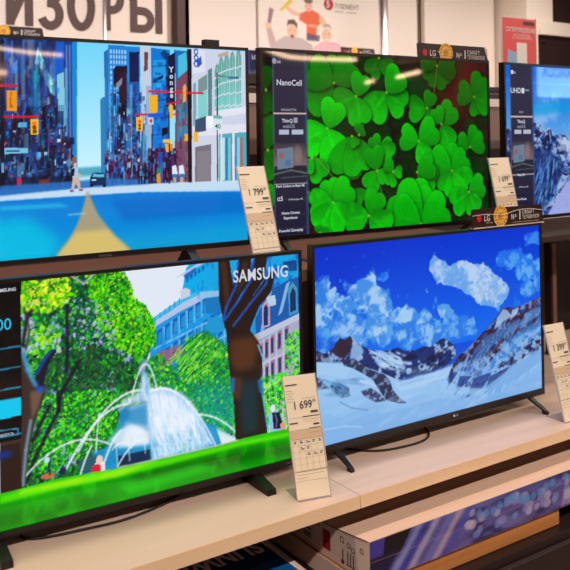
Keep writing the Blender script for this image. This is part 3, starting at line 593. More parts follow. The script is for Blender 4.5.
    p.line([(1377,378),(1397,424),(1407,455)], 9, (110, 180, 230), .9, 3); p.line([(1385,530),(1404,637),(1423,753)], 8, (60, 170, 220), .9, 3); P([(1369,528),(1396,523),(1405,603),(1379,581)], (30, 100, 180), .8, 4); P([(1237,498),(1257,501),(1251,568),(1236,549)], (30, 110, 200), .8, 4)
    # hand at the left edge
    P([(328,238),(346,315),(371,385),(422,393),(417,437),(385,506),(361,591),(345,698),(332,776),(243,785),(245,568),(324,569)], (60, 44, 40)); P([(462,268),(439,268),(407,301),(383,350),(371,400),(414,407),(422,348),(442,306),(466,280)], (30, 24, 40)); p.line([(447,270),(415,303),(387,351)], 10, (20, 90, 200), .8, 4)
    p.line([(331,254),(353,330),(383,394)], 16, (70, 160, 220), .85, 6); P([(360,413),(414,407),(390,477),(366,518)], (130, 100, 80), .7, 8); p.line([(362,517),(342,624),(329,753)], 12, (120, 160, 180), .85, 5); P([(245,590),(320,590),(325,767),(243,770)], (44, 26, 22)); p.ell(*[(259,625)][0], 34, 14, (10, 50, 160), .8, 12); P([(383,394),(414,399),(413,422),(390,425)], (30, 80, 200), .8, 4)
    # person with rucksack
    P([(1427,685),(1462,673),(1496,706),(1503,773),(1433,773)], (150, 190, 226)); P([(1445,681),(1485,686),(1498,728),(1492,760),(1452,754)], (16, 22, 56)); p.ell(*[(1450,663)][0], 13, 17, (226, 226, 230)); p.line([(1461,691),(1471,719),(1466,748)], 5, (150, 160, 190), .8, 2); P([(1487,739),(1514,731),(1519,763),(1492,766)], (226, 150, 140))
    # lawn with its kerb line
    G = [(-19,717),(243,763),(333,761),(472,755),(710,768),(1139,771),(1258,765),(1433,764),(1601,769),(1599,911),(-21,917)]
    p.grad(G, (40, 214, 0), (0, 120, 0)); p.poly([(-20,741),(243,788),(472,785),(710,799),(1081,796),(1380,797),(1600,822),(1598,929),(-21,917)], (0, 152, 0), .9, 14)
    p.poly([(-20,793),(242,835),(393,849),(633,859),(675,884),(470,893),(242,886),(-21,862)], (0, 110, 0), .85, 26); p.poly([(761,810),(1227,809),(1600,840),(1599,884),(1276,862),(804,859)], (0, 92, 0), .85, 24); p.poly([(243,774),(333,765),(512,767),(710,772),(1129,777),(1278,773),(1595,786),(1595,804),(1277,794),(1105,797),(710,803),(471,796),(243,799)], (90, 226, 0), .85, 8); p.poly([(317,765),(512,767),(710,772),(895,775),(710,799),(471,789),(317,784)], (160, 240, 10), .8, 6); p.poly([(709,838),(1080,829),(1176,866),(760,881)], (20, 214, 10), .7, 16)
    p.noise(G, (60, 236, 0), p.fbm(26, 10, 41), .5, .7, .3)
    p.line([(710,766),(1139,769),(1268,767)], 6, (196, 200, 190), .9, 2)
    # dark information column at the left edge
    P([(-11,-72),(331,-42),(327,577),(-18,586)], (6, 6, 10)); P([(-15,323),(326,363),(325,433),(-16,406)], (44, 16, 14), .7, 20)
    for y in (0, 17.6, 35.2, 75.3): p.line([(a, b+y*4.25) for a, b in [(-15,247),(325,238)]], 5, (30, 140, 180), .9)
    P([(-17,441),(247,427),(325,427),(325,492),(246,494),(-17,503)], (0, 198, 236))
    for q in ([(103,526),(313,539)], [(313,539),(313,561)], [(102,551),(313,561)]): p.line(q, 4, (60, 150, 190), .9)
    return p

def pic_alps():
    p = Pic((0, 44, 196), (10, 100, 226)); P = p.poly
    p.grad([(0, 0), (1600, 0), (1600, 560), (0, 560)], (0, 50, 204), (6, 108, 240)); p.poly([(0, -50), (420, -50), (120, 500), (-100, 500)], (0, 40, 196), .35, 120)
    C1 = p.fbm(11, 7, 3, 6); C2 = p.fbm(16, 10, 17, 6); R = p.fbm(40, 24, 23, 5)
    def cloud(q, col, a, lo=.42, hi=.56, soft=30, N=None): p.noise(q, col, C1 if N is None else N, lo, hi, a, soft)
    K = p.cumulus
    K([(-37,230),(45,175),(115,238),(210,295),(347,339),(529,381),(734,416),(921,470),(934,543),(661,545),(268,479),(-42,453)], 101, (90, 166, 236), (24, 112, 226), .95, 60)
    K([(-36,185),(34,156),(128,193),(162,271),(124,349),(64,396),(-40,382)], 102, (160, 202, 242), (44, 126, 226), 1.1)
    K([(91,253),(175,235),(235,298),(209,341),(125,303)], 103, (166, 206, 242), (60, 142, 230), 1.1, 30)
    K([(212,202),(263,156),(351,165),(414,233),(491,299),(483,351),(385,353),(285,304),(230,260)], 104, (172, 208, 242), (70, 146, 228), 1.25, 30)
    K([(101,346),(222,324),(309,353),(320,430),(195,450),(111,420)], 105, (150, 194, 240), (50, 130, 228), 1.1, 36); K([(296,342),(386,325),(462,392),(434,465),(332,451)], 106, (164, 204, 242), (60, 140, 228), 1.1, 30)
    K([(450,342),(557,326),(721,375),(734,426),(595,428),(475,393)], 107, (170, 210, 244), (60, 140, 230), 1.15, 26); K([(449,409),(664,408),(847,481),(802,555),(552,529)], 108, (140, 190, 240), (40, 124, 228), 1.0, 36); K([(345,452),(435,436),(487,486),(395,507)], 109, (150, 200, 242), (60, 140, 230), 1.1, 24)
    q = [(734,128),(763,100),(826,146),(884,166),(944,151),(1004,141),(1064,178),(1141,179),(1203,222),(1266,276),(1322,303),(1328,357),(1262,398),(1167,402),(1090,367),(1015,307),(955,280),(853,259),(781,227),(747,184)]
    K(q, 110, (190, 214, 242), (110, 168, 232), 1.35, 20); p.puffs([(769,131),(884,171),(1003,172),(1094,222),(1155,239),(1281,304),(1280,357),(1183,383),(1075,335),(971,262),(810,215)], 60, [(176, 206, 240), (190, 214, 242)], 8, 22, .16)
    p.puffs([(1139,279),(1289,326),(1271,372),(1167,376),(1091,326)], 24, [(140, 172, 214), (160, 186, 222)], 8, 22, .25)
    K([(792,364),(851,345),(908,387),(885,425),(813,411)], 111, (170, 208, 242), (90, 160, 232), 1.4, 16); K([(679,380),(735,372),(763,410),(706,423)], 112, (130, 184, 236), (60, 140, 230), 1.2, 14)
    K([(1237,151),(1352,107),(1468,127),(1483,194),(1332,213)], 113, (80, 160, 240), (30, 112, 232), 1.15, 26); K([(1366,194),(1518,175),(1612,217),(1609,305),(1413,296)], 114, (100, 174, 242), (36, 120, 232), 1.15, 30); K([(1429,309),(1609,294),(1607,371),(1461,377)], 115, (100, 170, 238), (40, 120, 228), 1.1, 24); K([(1470,40),(1608,28),(1606,116),(1485,118)], 116, (60, 140, 236), (20, 96, 224), 1.0, 24)
    K([(791,423),(1057,436),(1085,533),(817,537)], 117, (110, 174, 236), (40, 122, 230), 1.0, 34); K([(364,161),(455,151),(467,191),(389,192)], 118, (60, 140, 236), (30, 110, 230), 1.0, 16)
    # snow fields and ridges
    P([(-19,483),(175,540),(523,641),(800,655),(1615,693),(1634,973),(-28,929)], (150, 194, 238)); p.grad([(-22,613),(520,776),(1018,761),(1642,697),(1634,973),(-28,929)], (156, 200, 240), (112, 166, 226), 1, 40)
    RD = [(-19,465),(16,466),(50,484),(92,472),(122,445),(147,425),(177,438),(208,424),(232,441),(256,463),(287,482),(324,501),(381,519),(459,526),(512,519),(559,545),(627,550),(689,539),(738,551),(788,528),(825,518),(868,539),(911,571),(917,622),(857,654),(799,680),(693,678),(576,688),(496,670),(392,620),(279,574),(-20,510)]
    P(RD, (26, 46, 110)); p.noise(RD, (166, 200, 236), R, .5, .6, .85); p.noise(RD, (14, 20, 60), p.fbm(30, 30, 51, 4), .5, .62, .8)
    P([(92,477),(122,445),(147,425),(177,438),(208,424),(226,450),(200,502),(169,525),(121,504)], (48, 32, 56), .95, 2); P([(232,455),(275,475),(293,511),(255,538),(205,530),(212,490)], (140, 180, 226), .9, 5)
    p.streaks([(299,498),(525,545),(556,646),(393,601)], 60, [(150, 190, 236), (190, 214, 240)], 90, 8, .45)
    P([(381,524),(498,579),(605,605),(604,620),(471,594),(368,541)], (170, 204, 240), .8, 4); P([(536,667),(728,669),(887,648),(886,664),(658,692),(509,687)], (30, 70, 160), .7, 6); P([(482,687),(799,675),(908,672),(930,706),(727,733),(521,737)], (166, 204, 240), .9, 6)
    P([(-20,510),(175,540),(217,574),(173,613),(84,589),(-21,564)], (160, 200, 238), .9, 4)
    RK = [(157,532),(205,530),(267,558),(341,603),(418,634),(456,669),(475,720),(520,766),(566,799),(506,788),(428,760),(384,704),(347,651),(290,614),(217,574),(168,557)]
    P(RK, (44, 50, 84)); p.noise(RK, (130, 160, 200), p.fbm(70, 44, 61, 3), .56, .66, .7)
    for q in ([(83,630),(143,631),(197,663),(202,701),(153,702),(100,665)], [(270,690),(333,686),(390,724),(428,764),(363,758),(288,716)], [(-21,573),(25,589),(71,642),(12,641),(-22,617)], [(-19,474),(50,489),(97,519),(38,519),(-20,501)]):
        P(q, (46, 50, 90), .9, 3); p.noise(q, (150, 180, 216), p.fbm(80, 50, 62, 3), .5, .6, .7)
    p.streaks([(84,599),(278,621),(390,696),(203,646)], 40, [(90, 140, 200), (180, 210, 240)], 80, 5, .35, .6, 3); p.streaks([(2,585),(173,622),(202,701),(12,668)], 50, [(90, 170, 210), (60, 110, 170)], 60, 6, .5, .5, 3)
    p.streaks([(524,612),(945,708),(1017,812),(521,737),(482,692)], 50, [(110, 156, 214), (190, 216, 244)], 120, 5, -.1, .4, 4); p.streaks([(0,693),(1637,863),(1634,973),(19,867)], 60, [(120, 172, 228), (180, 212, 244)], 200, 10, -.12, .35, 10)
    p.line([(141,718),(213,758),(312,786)], 5, (80, 120, 180), .7, 3); p.line([(32,825),(169,833),(273,858)], 5, (190, 214, 240), .7, 3); p.line([(388,809),(796,805),(1017,812)], 10, (180, 210, 242), .5, 10)
    RM = [(848,733),(886,669),(932,625),(992,603),(1054,570),(1116,532),(1180,499),(1237,458),(1278,426),(1327,421),(1376,432),(1426,428),(1477,417),(1537,408),(1651,381),(1641,708),(1417,729),(1236,786),(1094,815),(1048,807),(943,779)]
    P(RM, (28, 44, 110)); p.noise(RM, (84, 34, 50), p.fbm(18, 30, 71, 4), .5, .62, .85)
    p.streaks(RM, 260, [(34, 100, 190), (50, 120, 200), (20, 26, 70), (18, 20, 60), (30, 60, 140)], 60, 12, 2.35, .6, 3); p.noise(RM, (60, 28, 44), p.fbm(44, 30, 77, 5), .5, .6, .85); p.noise(RM, (120, 166, 220), p.fbm(50, 34, 79, 5), .56, .64, .75); p.streaks(RM, 150, [(64, 26, 40), (12, 12, 40), (84, 40, 56)], 26, 9, 2.4, .7, 2)
    P([(1053,612),(1147,552),(1259,535),(1357,505),(1424,492),(1356,548),(1225,594),(1145,646),(1066,686)], (70, 130, 206), .6, 8); P([(1018,792),(1096,732),(1223,668),(1337,631),(1421,589),(1646,542),(1645,586),(1420,643),(1270,707),(1157,784)], (104, 156, 220), .8, 6); P([(958,772),(1020,710),(1097,680),(1176,640),(1143,698),(1049,756)], (120, 164, 220), .7, 6)
    P([(1236,469),(1286,427),(1318,436),(1358,473),(1284,496),(1211,529)], (160, 190, 226), .85, 5); P([(1359,441),(1417,432),(1400,468),(1341,493)], (180, 204, 232), .85, 4); P([(1647,509),(1422,557),(1256,641),(1143,708),(1079,771),(1157,763),(1287,699),(1470,640),(1644,597)], (60, 130, 210), .75, 12); P([(1510,459),(1649,442),(1648,487),(1423,535),(1323,576)], (90, 150, 220), .7, 8)
    p.streaks([(870,727),(1022,607),(1114,631),(1018,792)], 50, [(140, 180, 230), (40, 80, 170)], 80, 8, 2.2, .8, 2)
    p.noise([(825,780),(872,666),(1067,665),(1256,620),(1646,542),(1641,730),(1315,863),(1016,864),(795,825)], (140, 186, 234), p.fbm(50, 44, 91, 4), .44, .54, .85, 14)
    p.streaks([(856,714),(1080,761),(1319,714),(1643,664),(1640,763),(1298,860),(1016,864),(796,795)], 120, [(140, 188, 236), (160, 200, 240), (110, 164, 224)], 100, 9, 2.5, .8, 3)
    p.streaks([(908,682),(1178,577),(1424,492),(1650,420),(1643,642),(1254,726),(1018,782)], 60, [(120, 166, 222), (90, 150, 220), (70, 130, 206)], 110, 7, 2.42, .55, 3)
    for q in ([(871,696),(930,706),(840,787)], [(944,728),(1034,743),(897,822)], [(1049,756),(1189,747),(1109,818),(986,848)], [(1173,766),(1334,738),(1235,807),(1124,851)]): P(q, (36, 62, 136), .8, 3)
    P([(1252,778),(1643,664),(1640,741),(1316,831),(1093,846),(1124,820)], (120, 172, 228), .9, 6); P([(849,693),(841,732),(884,769),(1017,802),(1171,828),(1092,856),(796,785)], (150, 196, 238), .8, 8)
    return p

def pic_range():
    p = Pic((0, 84, 206), (110, 160, 226)); P = p.poly
    p.grad([(0, 0), (1600, 0), (1600, 460), (0, 460)], (0, 92, 216), (96, 170, 232)); N = p.fbm(40, 26, 5, 6); N3 = p.fbm(9, 6, 13, 5)
    p.noise([(0, 150), (1600, 150), (1600, 420), (0, 420)], (150, 190, 236), N3, .45, .65, .8, 40); P([(253,227),(639,197),(1442,210),(1440,265),(637,272),(251,299)], (0, 150, 222), .7, 20); p.line([(2,90),(385,103),(1446,101)], 7, (60, 170, 236), .6, 4)
    MT = [(0, 330), (60, 400), (200, 380), (300, 430), (360, 400), (470, 330), (560, 350), (640, 420), (700, 400), (760, 470), (860, 460), (1000, 520), (1200, 430), (1400, 500), (1600, 440), (1600, 900), (0, 900)]
    MT = [(-52,383),(59,371),(134,359),(250,335),(328,347),(377,384),(417,366),(487,415),(559,403),(631,448),(961,386),(1689,444),(1665,1084),(-68,962)]
    P(MT, (150, 176, 220)); p.noise(MT, (24, 62, 140), N, .46, .56, .9); p.noise(MT, (8, 20, 60), p.fbm(30, 40, 9, 5), .55, .66, .9); p.streaks(MT, 260, [(24, 60, 140), (180, 200, 236), (60, 110, 190), (12, 26, 76)], 60, 10, 1.2, .7, 2)
    P([(245,492),(403,506),(524,558),(541,664),(393,842),(272,890),(-65,870),(-55,499)], (14, 44, 110), .75, 14); p.streaks([(-10,500),(524,539),(475,816),(-20,861)], 200, [(40, 110, 200), (110, 160, 220), (8, 20, 56)], 70, 9, 1.9, .8, 2)
    P([(656,687),(581,709),(475,816),(371,914),(942,949),(1416,931),(1425,700)], (160, 170, 228), .95, 8); P([(507,422),(738,449),(957,516),(735,550),(546,509)], (196, 206, 232), .6, 12)
    P([(-41,-14),(55,-6),(29,940),(-67,933)], (0, 80, 200), .0)
    menu(p, [(50,30)][0][0], [(259,22)][0][0], -5, 905)
    return p

# ------------------------------------------------------------------ the room
def struct(o): o['kind'] = 'structure'; return o
WY = 4.75                                                        # back wall
struct(newbox('floor', M['floor'], -9, 20, -12, WY+.2, -.1, 0, bev=0))
struct(newbox('ceiling', M['ceil'], -9, 20, -12, WY+.2, 3.3, 3.4, bev=0))
struct(newbox('wall_back', M['cream'], -9, 20, WY, WY+.2, 0, 3.3, bev=0))
struct(newbox('wall_left', M['cream'], -9.2, -9, -12, WY+.2, 0, 3.3, bev=0))
struct(newbox('wall_right', M['cream'], 20, 20.2, -12, WY+.2, 0, 3.3, bev=0))
struct(newbox('wall_front', M['cream'], -9, 20, -12.2, -12, 0, 3.3, bev=0))

# dark uprights on the back wall, with their blue edge
def px_post(x0, x1, y, name, label, mt, d=.06):
    o = newbox(name, mt, x0, x1, y-d, y, 0, 3.25, bev=.004); return tag(o, label, 'post')
px_post(2.684, 2.784, WY-.02, 'wall_post', 'wide dark brown post between the letter sign and the white panel', M['post'], .08)
px_post(5.110, 5.177, WY-.02, 'wall_post', 'narrow dark brown post on the cream wall, right of the chrome pole', M['post'], .05)
struct(newbox('trim_1', M['blueline'], 2.784, 2.799, WY-.09, WY, 0, 3.25, bev=0))
struct(newbox('trim_2', M['post'], 6.104, 6.118, WY-.01, WY, 0, 3.25, bev=0))

def sign_board(name, x0, x1, z0, z1, y, label, cat, mt=None):
    e = empty(name, ((x0+x1)/2, y, z0)); tag(e, label, cat)
    w_ = (x1-x0)/2
    newbox('panel', mt or M['board'], -w_, w_, -.02, .02, 0, z1-z0, e, .003)
    return e
SY = WY-.08
s1 = sign_board('department_sign', 1.093, 2.136, 1.5, 3.0, SY, 'left white sign board with brown Cyrillic letters, above the city street television', 'sign')
s2 = sign_board('department_sign', 2.143, 2.604, 1.5, 3.0, SY, 'right white sign board, its last two brown Cyrillic letters beside the wide dark post', 'sign')
def letter(e, strokes, sw):
    """Block letter from flat strokes [(points, closed)], extruded; metres in the wall plane."""
    bm = bmesh.new()
    for pts, closed in strokes:
        n = len(pts); L, R = [], []
        for i, pt in enumerate(pts):
            a, b = (pts[(i-1) % n], pts[(i+1) % n]) if closed else (pts[max(i-1, 0)], pts[min(i+1, n-1)])
            d = Vector((b[0]-a[0], b[1]-a[1])).normalized(); nn = Vector((-d.y, d.x))*sw/2
            L.append((pt[0]+nn.x, pt[1]+nn.y)); R.append((pt[0]-nn.x, pt[1]-nn.y))
        T = upright(-e.location.x, -.021, -e.location.z)
        vl = [bm.verts.new(T @ Vector((x, y, 0))) for x, y in L]; vr = [bm.verts.new(T @ Vector((x, y, 0))) for x, y in R]
        fs = [bm.faces.new((vl[i], vr[i], vr[(i+1) % n], vl[(i+1) % n])) for i in range(n if closed else n-1)]
        r = bmesh.ops.extrude_face_region(bm, geom=fs)
        for v in [g_ for g_ in r['geom'] if isinstance(g_, bmesh.types.BMVert)]: v.co.y -= .006+.0004*len(bm.verts) % .001
    bmesh.ops.recalc_face_normals(bm, faces=bm.faces)
    return link('letter', bm, M['letter'], e)
def arc(cx, cy, rx, ry, a0, a1, n=20): return [(cx+rx*math.cos(math.radians(a0+(a1-a0)*k/n)), cy+ry*math.sin(math.radians(a0+(a1-a0)*k/n))) for k in range(n+1)]
LB, LH, SWD = 2.283, .30, .052                                    # baseline height, letter height, stroke
h_ = SWD/2
x0, x1 = 1.485, 1.656
letter(s1, [([(x0+h_, LB), (x0+h_, LB+LH)], False), ([(x1-h_, LB), (x1-h_, LB+LH)], False), ([(x0+h_, LB+.02), (x1-h_, LB+LH-.02)], False)], SWD)
x0, x1 = 1.701, 1.856; cx = x0+(x1-x0)*.44; rx = x1-h_-cx
letter(s1, [(arc(cx, LB+.078+h_*.2, rx, .078-h_*.2, -158, 84), False), (arc(cx, LB+LH-.075, rx*.9, .072-h_*.4, -84, 150), False), ([(cx-.02, LB+.152), (cx+.012, LB+.152)], False)], SWD)
x0, x1 = 1.880, 2.072
letter(s1, [(arc((x0+x1)/2, LB+LH/2-.004, (x1-x0)/2-h_, LH/2-h_+.006, 0, 360, 40)[:-1], True)], SWD)
LB2 = LB+.004
x0, x1 = 2.100, 2.280
letter(s2, [([(x0+.055, LB2), (x0+.055, LB2+LH)], False), ([(x0+.055, LB2+LH-h_)]+arc(x1-.085, LB2+LH-.095, .085-h_, .095-h_, 90, -90)+[(x0+.055, LB2+LH-.19+h_)], False)], SWD)
x0, x1 = 2.324, 2.565
letter(s2, [([(x0+h_, LB2), (x0+h_, LB2+LH)], False), ([(x0+h_, LB2+.17-h_)]+arc(x0+.09, LB2+.085, .085-h_*.8, .085-h_, 90, -90)+[(x0+h_, LB2+h_)], False), ([(x1-h_, LB2), (x1-h_, LB2+LH)], False)], SWD)

e = sign_board('wall_panel', 2.746, 3.345, 1.5, 3.0, SY, 'plain white wall panel between the wide dark post and the family poster', 'panel')
e = sign_board('wall_panel', 4.632, 4.991, 1.5, 3.0, SY, 'plain white wall panel between the chrome pole and the narrow dark post', 'panel')

e = sign_board('wall_panel', 5.080, 5.962, 1.5, 3.0, SY, 'pale panel added to brighten the cream wall above the right end of the clover television', 'panel', M['board'])  # extra board over the bare wall, added to lighten it

# advertising poster with a cheering family
def pic_family():
    p = Pic((248, 234, 220), (246, 228, 212), 600, 400, 1600, 1067); P = p.poly; K = lambda *a: [((x-258)*13.0, y*13.0+120) for x, y in zip(a[::2], a[1::2])]
    skin, hair = (244, 196, 164), (112, 78, 66)
    p.ell(*K(312, 25)[0], 330, 300, (255, 240, 226), .7, 120)
    P(K(300, 12, 307, 8, 315, 12, 318, 20, 313, 26, 312, 38, 303, 38, 303, 24, 296, 20, 296, 14), (240, 104, 60), 1, 6); P(K(296, 13, 297, 17, 288, 15, 282, 8, 284, 6, 290, 11), skin, 1, 5); P(K(316, 12, 320, 16, 324, 24, 320, 26, 315, 20), skin, 1, 5)
    P(K(303, 33, 316, 34, 315, 40, 303, 40), (80, 80, 110), .8, 8); p.ell(*K(305, 6)[0], 50, 66, skin, 1, 4); p.ell(*K(305, 0)[0], 56, 36, hair, .9, 8); p.ell(*K(309, 25)[0], 70, 20, (250, 190, 170), .7, 10)
    P(K(277, 12, 287, 0, 290, 0, 289, 4, 279, 13), (236, 206, 60), 1, 4); P(K(268, 10, 272, 12, 269, 26, 266, 25), (150, 110, 120), .9, 5); P(K(264, 26, 268, 26, 274, 44, 300, 60, 280, 62, 268, 48), (206, 176, 166), 1, 8); p.ell(*K(266.5, 28)[0], 34, 40, skin, 1, 4)
    P(K(272, 44, 282, 37, 298, 38, 308, 44, 312, 60, 268, 60), (206, 186, 180), 1, 10); p.ell(*K(289, 32)[0], 64, 90, skin, 1, 4); P(K(284, 28, 285, 21, 291, 20, 294, 24, 294, 29, 291, 25, 286, 25), hair, 1, 5); p.ell(*K(289, 37)[0], 20, 26, (150, 70, 66), .9, 4); p.ell(*K(287, 31)[0], 7, 6, hair, .9); p.ell(*K(291.5, 31)[0], 7, 6, hair, .9)
    P(K(310, 46, 318, 40, 332, 40, 345, 48, 350, 60, 306, 60), (246, 190, 196), 1, 8); p.ell(*K(322.5, 33)[0], 62, 88, skin, 1, 4); P(K(318, 27, 321, 22, 326, 22, 328, 28, 325, 25, 320, 25), (190, 170, 160), .9, 5); p.ell(*K(322.5, 37.5)[0], 26, 12, (250, 240, 236), .9, 3); p.ell(*K(320.5, 32)[0], 7, 5, hair, .8); p.ell(*K(325, 32)[0], 7, 5, hair, .8)
    for k in range(5): p.line(K(314+k*6, 44, 312+k*7, 60), 8, (250, 226, 226), .7, 3)
    p.ell(*K(303.5, 5)[0], 7, 6, hair, .8); p.ell(*K(307, 5)[0], 7, 6, hair, .8); p.ell(*K(305, 9)[0], 16, 8, (190, 90, 80), .8)
    return p
PX0, PX1 = 3.367, 4.571; PZ1 = 3.0
e = sign_board('advertising_poster', PX0, PX1, 1.5, PZ1, SY, 'large pale poster on the back wall showing a cheering family of three', 'poster')
ppx = (PX1-PX0)/121.5; ppy = (2.613-2.311)/40                                             # metres for one step of the sketch
ZT = 2.613+9.2*ppy
picture_mesh('printed_family', pic_family(), attr_mat('poster_print', 0, .5), upright(PX0-e.location.x, -.0225, ZT-e.location.z), 1600/13*ppx, 1067/13*ppy, e, 300, 200)
bm = bmesh.new(); T = upright(PX0-e.location.x, -.024, 2.613-e.location.z)
disc(bm, 67*ppx, -1.5*ppy, 4.9*ppx, 6.2*ppy, T); rl = link('logo_disc', bm, M['lgred'], e)
bm = bmesh.new(); text(bm, '5', 64.3*ppx, -4.9*ppy, 9.6*ppy, T @ Matrix.Translation((0, 0, .003)), off=.001); link('number', bm, M['white'], rl)
bm = bmesh.new(); text(bm, 'ЭЛЕМЕНТ', 73*ppx, -4.9*ppy, 7.0*ppy, T, xs=.98); link('lettering', bm, M['letter'], e)
bm = bmesh.new(); rect(bm, 73*ppx, -8.4*ppy, 82*ppx, -7.9*ppy, T); rect(bm, 85*ppx, -8.4*ppy, 96*ppx, -7.9*ppy, T); link('underline', bm, M['post'], e)

# chrome poles in front of the wall
def pole(x, y, r, label):
    e = empty('chrome_pole', (x, y, 0)); tag(e, label, 'pole', 'chrome poles')
    bm = bmesh.new(); tube(bm, [(0, 0, .01), (0, 0, 3.29)], r, 24); link('tube', bm, M['chrome'], e)
    bm = bmesh.new(); tube(bm, [(0, 0, 0), (0, 0, .012)], r*2, 24); link('floor_flange', bm, M['chrome'], e)
pole(4.261, 4.3, .034, 'chrome pole right of the family poster')
pole(2.072, 4.5, .013, 'thin chrome pole between the two halves of the letter sign')

# white cabinet at the right, with dark appliances in its bays
cx0 = 6.007; e = empty('white_wall_cabinet', (cx0, 4.35, 0)); tag(e, 'tall white cabinet at the right with open bays', 'cabinet')
XS = 6.158-cx0; zA = 2.455; zB = 2.576
newbox('side_panel', M['cabinet'], 0, XS, 0, .37, 0, 3.2, e, .003); newbox('back_panel', M['cabinet'], XS, 2.6, .33, .37, 0, 3.2, e)
newbox('side_panel', M['cabinet'], 2.6, 2.66, 0, .37, 0, 3.2, e, .003)
newbox('shelf', M['cabinet'], XS, 2.6, -.02, .33, zA, zB, e, .003); newbox('shelf', M['cabinet'], XS, 2.6, 0, .33, 1.2, 1.26, e)
X3 = 6.369-cx0
newbox('divider', M['cabinet'], XS, X3, 0, .3, zB, 3.15, e, .003)
a = newbox('oven', M['darkglass'], cx0+XS+.004, cx0+2.5, 4.37, 4.67, 1.262, zA-.004, bev=.006); tag(a, 'dark appliance in the lower bay of the white cabinet, small round knob at its corner', 'appliance')
bm = bmesh.new(); tube(bm, [(0, .01, 0), (0, -.02, 0)], .014, 16); k = link('knob', bm, M['black'], a); kx, kz = 6.255, 2.394; k.location = (kx, 4.37, kz)
a = newbox('oven', M['darkglass'], cx0+X3+.004, cx0+2.5, 4.38, 4.67, zB+.003, 3.1, bev=.006); tag(a, 'dark appliance in the upper bay of the white cabinet at the top right corner', 'appliance')

# ------------------------------------------------------------------ display gondola
ZS, ZU = .68, 1.198                                              # tops of the lower and the upper board
YF, YU, YB = 1.457, 1.70, 2.28
def board(name, x0, x1, y0, y1, zt, th, label, m0=None, m1=None):
    bm = bmesh.new(); box(bm, x0, x1, y0+.002, y1, zt-th, zt, 0); bm.normal_update()
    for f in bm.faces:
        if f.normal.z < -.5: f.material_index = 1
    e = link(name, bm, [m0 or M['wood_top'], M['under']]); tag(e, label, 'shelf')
    b2 = bmesh.new(); box(b2, x0, x1, y0, y0+.0018, zt-th, zt-.0004, bev=.0005); link('edge_band', b2, m1 or M['wood_edge'], e)
    return e
board('shelf_board', -1.2, 1.339, YF, 2.2, ZS, .033, 'pale wood display board under the park fountain television, left of the joint')
board('shelf_board', 1.341, 3.6, YF, 2.2, ZS, .033, 'pale wood display board under the snowy mountain television, right of the joint')
board('upper_shelf_board', -1.2, 2.395, YU, YB-.045, ZU, .033, 'upper shelf board between the two rows of televisions, its wood toned brown for shade', M['wood_shaded'])
board('dark_shelf_board', 2.40, 4.4, YU+.06, YB-.045, ZU, .02, 'black steel shelf under the right hand mountain television', M['metal'], M['metal'])
bm = bmesh.new()
bp = empty('gondola_back', (0, YB, 0)); tag(bp, 'steel spine of the display unit behind the televisions, taupe panel with a dark rail', 'display unit')
newbox('lower_panel', M['base'], -1.2, 4.4, 0, .03, 0, 1.46, bp); newbox('taupe_panel', M['greypanel'], -1.2, 4.4, .0, .03, 1.505, 1.688, bp); newbox('dark_strip', M['metal'], -1.2, 4.4, .0, .03, 1.46, 1.505, bp)
newbox('pale_trim', M['board'], -1.2, 4.4, -.006, .03, 1.688, 1.722, bp)
newbox('rail', M['metal'], -1.2, 4.4, 0, .03, 1.722, 1.742, bp); newbox('rail', M['metal'], -1.2, 4.4, 0, .03, 1.755, 1.775, bp)
newbox('rail_web', M['greypanel'], -1.2, 4.4, .012, .03, 1.742, 1.755, bp)
for x in (-1.18, 1.34, 2.398, 4.36):
    newbox('upright', M['metal'], x-.02, x+.02, -.04, 0, 0, 1.775, bp, .002)
u = empty('slotted_upright', (2.860, 1.98, ZS)); tag(u, 'dim slotted upright in the black gap right of the snowy mountain television', 'post')
newbox('channel', M['base'], -.018, .018, -.01, .02, 0, ZU-.035-ZS, u, .002)
newbox('grey_strip', M['under'], -.012, .012, -.014, -.01, .06, 1.125-ZS, u)
# plinth
pl = newbox('dark_plinth', M['base'], 1.25, 4.4, 1.372, 2.23, .1, .45, bev=.002); tag(pl, 'dark low platform that the stored cartons lie on', 'platform')
newbox('kick_panel', M['base'], 1.25, 4.4, 1.352, 1.368, .02, .428, pl); newbox('plinth_foot', M['metal'], 1.3, 4.35, 1.45, 2.2, 0, .1, pl)
pl2 = newbox('dark_plinth', M['base'], -1.2, 1.245, 1.45, 2.23, .1, .333, bev=.002); tag(pl2, 'dark low platform under the blue carton', 'platform'); newbox('plinth_foot', M['metal'], -1.15, 1.2, 1.5, 2.2, 0, .1, pl2)

